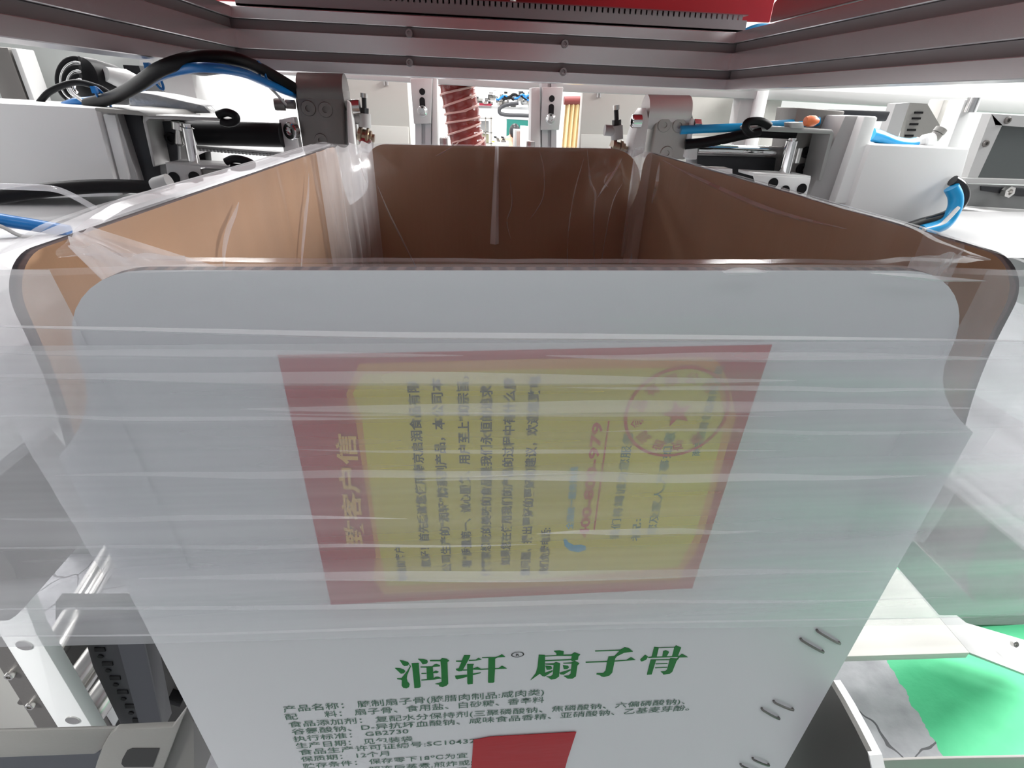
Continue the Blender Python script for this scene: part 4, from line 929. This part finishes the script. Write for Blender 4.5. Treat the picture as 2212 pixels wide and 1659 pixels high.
# ------------------------------------------------------------------ far factory hall
pn = thing('green_board', U(1118,278,Y=12.95), 'green notice board far behind the seated person', 'board')
slab([(1095,256),(1141,259),(1140,302),(1094,300)], 12.95, .04).build('board', GREENB, pn)
slab([(1093,254),(1143,257),(1142,260),(1093,257)], 12.94, .05).build('board_frame', LGREY, pn)
line = thing('assembly_line', U(1085,228,Y=6.5), 'distant assembly line gantry crowded with hoses and parts', 'machine')
slab([(1010,228),(1150,233),(1150,238),(1010,233)], 6.5, .5).build('rail', LGREY, line)
slab([(1012,222),(1062,224),(1062,229),(1012,227)], 6.45, .2).build('red_rail', mat('dark_red', (.25,.01,.03), .4), line)
rnd = random.Random(3)
for i in range(64):
    x = 1018+rnd.random()*126; y = 197+rnd.random()*27; a = 3+rnd.random()*9; b = 3+rnd.random()*8
    slab([(x,y),(x+a,y+.3),(x+a,y+b),(x,y+b)], 6.4+rnd.random()*.6, .1).build('machine_module', rnd.choice([LGREY, GREY, BLACKM, GREY, DSTEEL, STEEL]), line)
for i in range(9):
    x = 1070+rnd.random()*70; y = 205+rnd.random()*12
    P = [U(x+k*6, y+math.sin(k*1.3+i)*4, Y=6.3) for k in range(5)]
    MB().tube(P, .012, 8).build('air_tube', BLUE if i % 2 else BLACK, line)
slab([(1015,186),(1150,192),(1150,198),(1015,193)], 6.5, .3).build('top_guard', WHITE, line)
for x in (1022, 1142): slab([(x,196),(x+3,196),(x+3,660),(x,660)], 6.7, .06).build('gantry_leg', WHITE, line)
cable('drag_chain', [(1120,223),(1095,226),(1080,234),(1080,244),(1092,248),(1120,249),(1145,250)], 6.42, .02, mat('grey_black_chain', (.05,.05,.055), .5), 'dark cable drag chain curling under the distant assembly line', 'cable chain')
rk = thing('wire_rack', U(1050,290,Y=7.2), 'silver wire rack with parts standing behind the red hose', 'rack')
for x in (1034, 1048, 1060): slab([(x,252),(x+2,252),(x+2,520),(x,520)], 7.2, .03).build('rack_post', STEEL, rk)
for y in (254, 285, 308): slab([(1030,y),(1064,y+1),(1064,y+3),(1030,y+2)], 7.2, .4).build('rack_shelf', STEEL, rk)
slab([(1036,290),(1056,291),(1056,308),(1036,307)], 7.25, .25).build('parts_bin', mat('pale_yellow', (.62,.6,.4), .5), rk)
slab([(1037,262),(1056,262),(1056,284),(1037,284)], 7.3, .2).build('parts_bin', LGREY, rk)
hp = thing('work_pile', U(1070,305,Y=8.0), 'dark heap of parts on the bench left of the seated person', 'pile')
for i in range(10):
    x = 1062+rnd.random()*26; y = 293+rnd.random()*12
    slab([(x,y),(x+6,y+1),(x+7,y+5),(x+1,y+4)], 8+rnd.random()*.2, .1).build('part', rnd.choice([BLACKM, DSTEEL, LGREY, YELLOW, BLACKM]), hp)
post([(1052,308),(1100,309),(1100,316),(1052,315)], 7.9, .5).build('bench_top', CREAM, hp)
bx = thing('grey_box', U(1122,295,Y=8.2), 'tall grey box standing right of the seated person', 'box')
post([(1112,280),(1128,281),(1128,340),(1112,340)], 8.2, .3).build('box_body', LGREY, bx); slab([(1116,284),(1124,284),(1124,340),(1116,340)], 8.19, .02).build('box_face', mat('faded_print', (.35,.25,.22), .5), bx)
tag(post([(1128,273),(1150,275),(1150,350),(1128,350)], 7.8, .3).build('white_cabinet', WHITE), 'plain white cabinet between the grey box and the right upright', 'cabinet')
# person: seated, seen from behind, head bowed
pc = U(1105, 300, Y=9.3)
person = thing('person', (pc.x, pc.y, 0), 'person with black tied-back hair in a peach top, seated with back to the camera', 'person')
def skin_body(verts, edges, radii, name, m, parent, sub=2):
    me = bpy.data.meshes.new(name); off = top(parent).location
    me.from_pydata([Vector(v)-off for v in verts], edges, [])
    o = bpy.data.objects.new(name, me); C.objects.link(o)
    sk = o.modifiers.new('s', 'SKIN'); 
    for i, r in enumerate(radii): me.skin_vertices[0].data[i].radius = (r, r) if not isinstance(r, tuple) else r
    me.skin_vertices[0].data[0].use_root = True
    ss = o.modifiers.new('u', 'SUBSURF'); ss.levels = ss.render_levels = sub
    dg = bpy.context.evaluated_depsgraph_get(); nm = bpy.data.meshes.new_from_object(o.evaluated_get(dg))
    bpy.data.objects.remove(o)
    nm.materials.append(m)
    for p in nm.polygons: p.use_smooth = True
    o = bpy.data.objects.new(name, nm); C.objects.link(o); o.parent = parent
    return o
hx, hy = pc.x, pc.y
ht = U(1111, 268, Y=9.3).z           # top of the head
sh = ht-.245                          # shoulder height
hip = (hx-.05, hy+.05, sh-.46)
V_ = [hip, (hx-.06, hy+.02, sh-.22), (hx-.05, hy, sh-.03), (hx, hy+.02, sh+.05), (hx+.03, hy+.03, sh+.11),
      (hx-.21, hy+.02, sh-.03), (hx-.26, hy+.12, sh-.28), (hx-.14, hy+.36, sh-.34), (hx-.10, hy+.44, sh-.34),
      (hx+.13, hy+.02, sh-.03), (hx+.20, hy+.12, sh-.28), (hx+.12, hy+.36, sh-.34), (hx+.08, hy+.44, sh-.34),
      (hx-.14, hy+.05, sh-.50), (hx-.16, hy+.46, sh-.48), (hx-.16, hy+.44, .09), (hx-.16, hy+.58, .05),
      (hx+.06, hy+.05, sh-.50), (hx+.10, hy+.46, sh-.48), (hx+.10, hy+.44, .09), (hx+.10, hy+.58, .05)]
E_ = [(0,1),(1,2),(2,3),(3,4),(2,5),(5,6),(6,7),(7,8),(2,9),(9,10),(10,11),(11,12),(0,13),(13,14),(14,15),(15,16),(0,17),(17,18),(18,19),(19,20)]
R__ = [(.15,.11),(.13,.10),(.13,.09),.055,.05,.06,.045,.035,.03,.06,.045,.035,.03,.085,.065,.045,.04,.085,.065,.045,.04]
skin_body(V_, E_, R__, 'body', SKIN, person)
mb = MB(); c0 = Vector((hx+.05, hy+.03, ht-.12))
def blob(mb, c, rx, ry, rz_, n=20):
    rows = []
    for j in range(n//2+1):
        th = math.pi*j/(n//2); rows.append((math.sin(th), math.cos(th)))
    base = len(mb.v)
    for r, z in rows:
        for i in range(n): mb.v.append(Vector((c[0]+rx*r*math.cos(2*math.pi*i/n), c[1]+ry*r*math.sin(2*math.pi*i/n), c[2]+rz_*z)))
    for j in range(n//2):
        for i in range(n):
            k = (i+1) % n; mb.f.append([base+j*n+i, base+(j+1)*n+i, base+(j+1)*n+k, base+j*n+k]); mb.mi.append(0); mb.sm.append(True)
blob(mb, c0, .075, .09, .11); blob(mb, c0+Vector((-.075,.01,-.01)), .012, .02, .03); blob(mb, c0+Vector((.075,.01,-.01)), .012, .02, .03); blob(mb, c0+Vector((0,.09,-.02)), .012, .02, .018)
mb.build('head', SKIN, person, smooth_all=True)
mb = MB(); blob(mb, c0+Vector((0,-.018,.018)), .09, .095, .112); blob(mb, c0+Vector((-.01,-.12,.0)), .03, .04, .05); blob(mb, c0+Vector((-.01,-.12,-.10)), .025, .025, .10); mb.build('hair', HAIR, person, smooth_all=True)
mb = MB(); mb.lathe((hx-.05,hy+.03,sh-.52),(hx-.04,hy+.01,sh+.02),[(.175,0),(.165,.4),(.165,.75),(.13,.92),(.085,1)],26)
for v in mb.v: v.y = hy+.03+(v.y-hy-.03)*.75
mb.build('top_garment', PEACH, person)
st_ = thing('stool', (hx-.05, hy+.06, 0), 'low grey stool under the seated person', 'stool')
MB().cyl((hx-.05,hy+.08,sh-.62),(hx-.05,hy+.08,sh-.585),.19,n=28).build('seat', LGREY, st_)
for a in range(4): 
    an = math.pi/4+a*math.pi/2; MB().cyl((hx-.05+.16*math.cos(an),hy+.08+.16*math.sin(an),0),(hx-.05+.12*math.cos(an),hy+.08+.12*math.sin(an),sh-.62),.015,n=10).build('leg', DSTEEL, st_)
# cream curtain
cu = thing('cream_curtain', U(1236,270,Y=3.0), 'cream cloth curtain hanging left of the right cabinet panel', 'curtain')
a, b = U(1222,222,Y=3.0), U(1262,222,Y=3.0)
mb = MB(); n = 24; zb_ = .004
vs = []
for j in range(2):
    for i in range(n+1):
        x = a.x+(b.x-a.x)*i/n; vs.append((x-(.03 if j else 0), 3.0+.012*math.sin(i*1.1), a.z if j == 0 else zb_))
mb.add(vs, [[i, i+1, n+2+i, n+1+i] for i in range(n)], 0, True)
mb.add([v+Vector((0,.006,0)) for v in mb.v[:]], [[n+1+i, n+2+i, i+1, i] for i in range(n)], 0, True)
mb.build('cloth', SACK, cu)
MB().cyl((a.x-.01,3.0,a.z+.01),(b.x+.02,3.0,b.z+.012),.02).build('curtain_roll', mat('dark_red_brown', (.18,.03,.03), .5), cu)
tag(slab([(871,178),(880,178),(881,205),(873,205)], 2.6, .02).build('wall_notice', mat('red_notice', (.6,.02,.06), .5)), 'small red notice in the gap left of the left upright', 'notice')

# ------------------------------------------------------------------ below, left of the carton
Yl = .46
po = thing('white_post', U(100,1450,Y=Yl), 'white machine post with two bolt holes at lower left', 'post')
slab([(-30,1300),(52,1300),(80,1372),(204,1580),(240,1640),(160,1640),(130,1580),(0,1372)], Yl, .02).build('post_face', WHITE, po, bev=.001)
slab([(-60,1300),(-30,1300),(0,1372),(130,1580),(165,1640),(120,1640),(86,1580),(-20,1410)], Yl+.005, .03).build('post_side', DSTEEL, po)
for q in ((52,1394),(157,1556)):
    c = U(*q, Y=Yl-.0008); r = .0095
    MB().lathe(c+Vector((0,.003,0)), c-Vector((0,.0008,0)), [(r,0),(r,1),(r*.85,1),(0,.6)], 20).build('bolt_recess', STEEL, po)
for q in ((25,1455),(69,1520)):
    c = U(*q, Y=Yl+.004); m2 = MB(); hexbolt(m2, c, (0,-1,0), .006, .006); m2.build('screw', STEEL, po)
tag(slab([(-200,1350),(-25,1395),(90,1580),(110,1680),(-200,1680)], .60, .02).build('side_cover', CREAM), 'cream side panel behind the white post at lower left', 'panel')
for i, (p, q) in enumerate((((100,1430),(135,1372)), ((150,1500),(232,1385)), ((185,1555),(290,1410)))):
    z = .52; a = U(*p, Z=z); b = U(*q, Z=z); d = (b-a).normalized()
    t = thing('conveyor_roller', a, ['steel conveyor roller next to the white post', 'steel conveyor roller in the middle at lower left', 'steel conveyor roller partly behind the black slotted rail'][i], 'roller', 'conveyor rollers')
    MB().lathe(a-d*.05, b+d*.35, [(0,0),(.021,0),(.0235,.01),(.0235,.99),(.021,1),(0,1)], 32).build('roller_tube', STEEL, t)
    MB().cyl(a-d*.075, a-d*.05, .006).build('roller_axle', DSTEEL, t)
rail = thing('slotted_rail', U(250,1470,Y=.50), 'black rail with a row of slots and holes left of the carton', 'rail')
mb = slab([(172,1340),(300,1340),(352,1580),(300,1640),(268,1580),(200,1440)], .50, .03); mb.build('rail_face', BLACKM, rail, bev=.001)
slab([(240,1340),(300,1340),(352,1580),(305,1580)], .497, .003).build('raised_strip', mat('rail_dark', (.035,.037,.045), .45), rail)
for i in range(6):
    x, y = 213+16.5*i, 1404+30.6*i
    slab([(x-10,y-4),(x+12,y-4),(x+14,y+4),(x-9,y+4)], .4985, .003).build('slot', BLACK, rail)
    c = U(x-.5+4, y+15, Y=.4985); MB().cyl(c+Vector((0,.002,0)), c, .004, n=14).build('hole', BLACK, rail)
tag(slab([(270,1335),(322,1335),(296,1414),(288,1412),(277,1386)], .53, .01).build('red_flag', mat('dark_red_paint', (.30,.008,.015), .4)), 'dark red triangular plate behind the black slotted rail', 'plate')
tag(slab([(324,1412),(346,1412),(343,1421),(321,1421)], .535, .002).build('yellow_sticker', YELLOW), 'small yellow sticker beside the dark red plate', 'sticker')
tag(slab([(120,1300),(470,1300),(520,1700),(120,1700)], .74, .02).build('cavity_shade_panel', mat('cavity_shade', (.035,.034,.033), .5)), 'dark panel painting the shaded machine cavity behind the rollers at lower left', 'panel')  # dark sheet put in for the unlit machine cavity
for pts, m, Y, lb in (([(198,1520),(228,1478),(243,1502),(215,1530)], WHITE, .70, 'small white angle plate under the rollers'), ([(217,1526),(237,1518),(257,1550),(246,1572)], WHITE, .70, 'white tab plate beside the black slotted rail'), ([(190,1535),(217,1522),(243,1575),(205,1575)], DSTEEL, .71, 'dark square bracket under the rollers')):
    tag(slab(pts, Y, .74-Y).build('angle_plate', m, bev=.001), lb, 'plate')
c = U(375,1520,Y=.55); tag(slab([(362,1511),(390,1520),(388,1528),(359,1520)], .715, .026).build('rubber_pad', BLACK, bev=.001), 'black rubber pad close to the lower left carton edge', 'pad')
slabx = lambda pts, X, d: MB().prism([U(a, b, X=X) for a, b in pts], (d, 0, 0))
# grey guide plate, left
gp = thing('guide_plate', U(300,1620,Y=.245), 'grey guide plate with oblong slot at the lower left of the carton', 'guide plate', 'guide plates beside the carton')
mb = MB(); outl = [(402,1532),(372,1572),(250,1578),(236,1588),(222,1612),(208,1650),(190,1720),(330,1720)]
mb.prism(py(outl, .235), (0,.005,0)); mb.build('tab', GREY, gp, bev=.0008)
slab([(-60,1582),(250,1574),(236,1590),(222,1618),(205,1630),(-60,1640)], .238, .003).build('bar', GREY, gp, bev=.003)
sl = [(264,1640),(262,1650),(268,1657),(330,1657),(344,1617),(285,1617),(274,1622)]
slab(sl, .2344, .003).build('oblong_slot', DARK, gp)
slab([(402,1532),(418,1560),(420,1720),(330,1720)], .242, .05).build('shaded_return', mat('return_shade', (.18,.175,.165), .5), gp)  # darker grey paints the shade on the plate's inner face
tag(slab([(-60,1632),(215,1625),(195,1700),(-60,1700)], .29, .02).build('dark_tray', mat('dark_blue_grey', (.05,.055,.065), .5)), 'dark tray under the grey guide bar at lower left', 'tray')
# grey guide plate, right
gp = thing('guide_plate', U(1800,1600,X=.285), 'guide plate with painted shade and a painted lit front edge at the lower right of the carton', 'guide plate', 'guide plates beside the carton')
edge = [(1790,1470),(1815,1512),(1845,1568),(1872,1622),(1880,1660),(1884,1720)]
ins = [(1700,1720),(1690,1600),(1740,1480)]
MB().prism([U(a, b, X=.285) for a, b in edge+ins], (.004,0,0)).build('plate', mat('guide_shade', (.07,.068,.062), .5), gp)  # near-black colour paints the shade between plate and carton
P = [U(a, b, X=.2855) for a, b in edge]
mb = MB()
for a, b in zip(P, P[1:]):
    o_ = Vector((0,-.003,0)); mb.add([a+o_, b+o_, b+o_+Vector((.010,0,0)), a+o_+Vector((.010,0,0)), a, b, b+Vector((.010,0,0)), a+Vector((.010,0,0))], [(0,1,2,3),(4,7,6,5),(3,2,6,7),(0,4,5,1)])
mb.build('lit_edge_strip', WHITE, gp)  # white strip paints the light on the sheet edge
tag(slab([(1690,1652),(1750,1650),(2000,1640),(2300,1634),(2300,1720),(1680,1720)], .232, .003).build('guide_bar', mat('warm_grey_metal', (.36,.345,.33), .45), bev=.002), 'warm grey bar along the bottom right edge in front of the shaded guide plate', 'bar')

tb = thing('conveyor_table', ((BX0+BX1)/2, (BY0+BY1)/2, 0), 'grey conveyor table that carries the white carton', 'table')
MB().box((BX0+.01, BY0+.02, BB-.03), (BX1-.01, BY1-.02, BB)).build('table_top', GREY, tb)
for x in (BX0+.03, BX1-.07):
    for y in (BY0+.05, BY1-.09): MB().box((x, y, 0), (x+.04, y+.04, BB-.03)).build('leg', GREY, tb)
# ------------------------------------------------------------------ below, right of the carton
zp = .34
tag(MB().prism([U(1700,1422,Z=zp), U(2095,1410,Z=zp), U(1935,1225,Z=zp), U(1560,1230,Z=zp)], (0,0,-.02)).build('base_plate', CREAM, bev=.001), 'white horizontal base plate right of the carton above the floor', 'plate')
a, b = U(2095,1410,Z=zp), U(1935,1225,Z=zp)
sl = thing('sloping_panel', a, 'white sloping panel rising at the lower right beyond the base plate', 'panel')
MB().prism([a, U(2240,1466,Y=a.y-.02), U(2300,1408,Y=a.y+.10), U(2035,1330,Y=b.y-.02), b], (.004,.01,-.016)).build('panel_sheet', LGREY, sl)
c = U(2190,1390,Y=a.y+.03); m2 = MB(); hexbolt(m2, c, (0,-1,.6), .008, .006); m2.build('screw', STEEL, sl)
tag(slab([(2030,1328),(2040,1300),(2330,1240),(2330,1430),(2212,1383)], b.y+.03, .02).build('tinted_window', GLASSG), 'dark green tinted window at the right edge below the bag', 'window')
q_ = py([(1985,690),(2330,690),(2330,960),(2105,1192),(2005,1105),(1960,1040)], .62)
for v in q_[:2]: v.z = zr-.04
tag(MB().prism(q_, (0,.02,0)).build('inner_cover', WHITE, bev=.002), 'white inner machine cover behind the bag right of the carton', 'cover')
tag(slab([(1900,1180),(1940,1040),(2005,1100),(2120,1200),(2250,1200),(2250,1330),(2030,1330)], .66, .02).build('inner_cover', mat('mid_grey_paint', (.25,.25,.255), .5), bev=.002), 'mid grey inner machine cover low behind the bag right of the carton', 'cover')
# dark rounded housings seen through the bag, either side
hs_ = slab([(2300,960),(2212,1040),(2150,1120),(2105,1190),(2086,1240),(2090,1280),(2110,1305),(2140,1310),(2300,1285)], .30, .10)
tag(hs_.build('side_housing', DSTEEL, bev=.004), 'dark rounded housing behind the bag at the right edge', 'housing', 'dark housings beside the carton')
hs_ = slab([(-120,1080),(0,1190),(30,1230),(48,1285),(46,1320),(20,1345),(-120,1350)], .30, .10)
tag(hs_.build('side_housing', DSTEEL, bev=.004), 'dark rounded housing behind the bag at the left edge', 'housing', 'dark housings beside the carton')
tag(slab([(-140,690),(170,690),(185,900),(170,1120),(60,1240),(-140,1240)], .60, .02).build('inner_cover', WHITE, bev=.002), 'white inner machine cover behind the bag left of the carton', 'cover')
# machine inner walls beside the carton
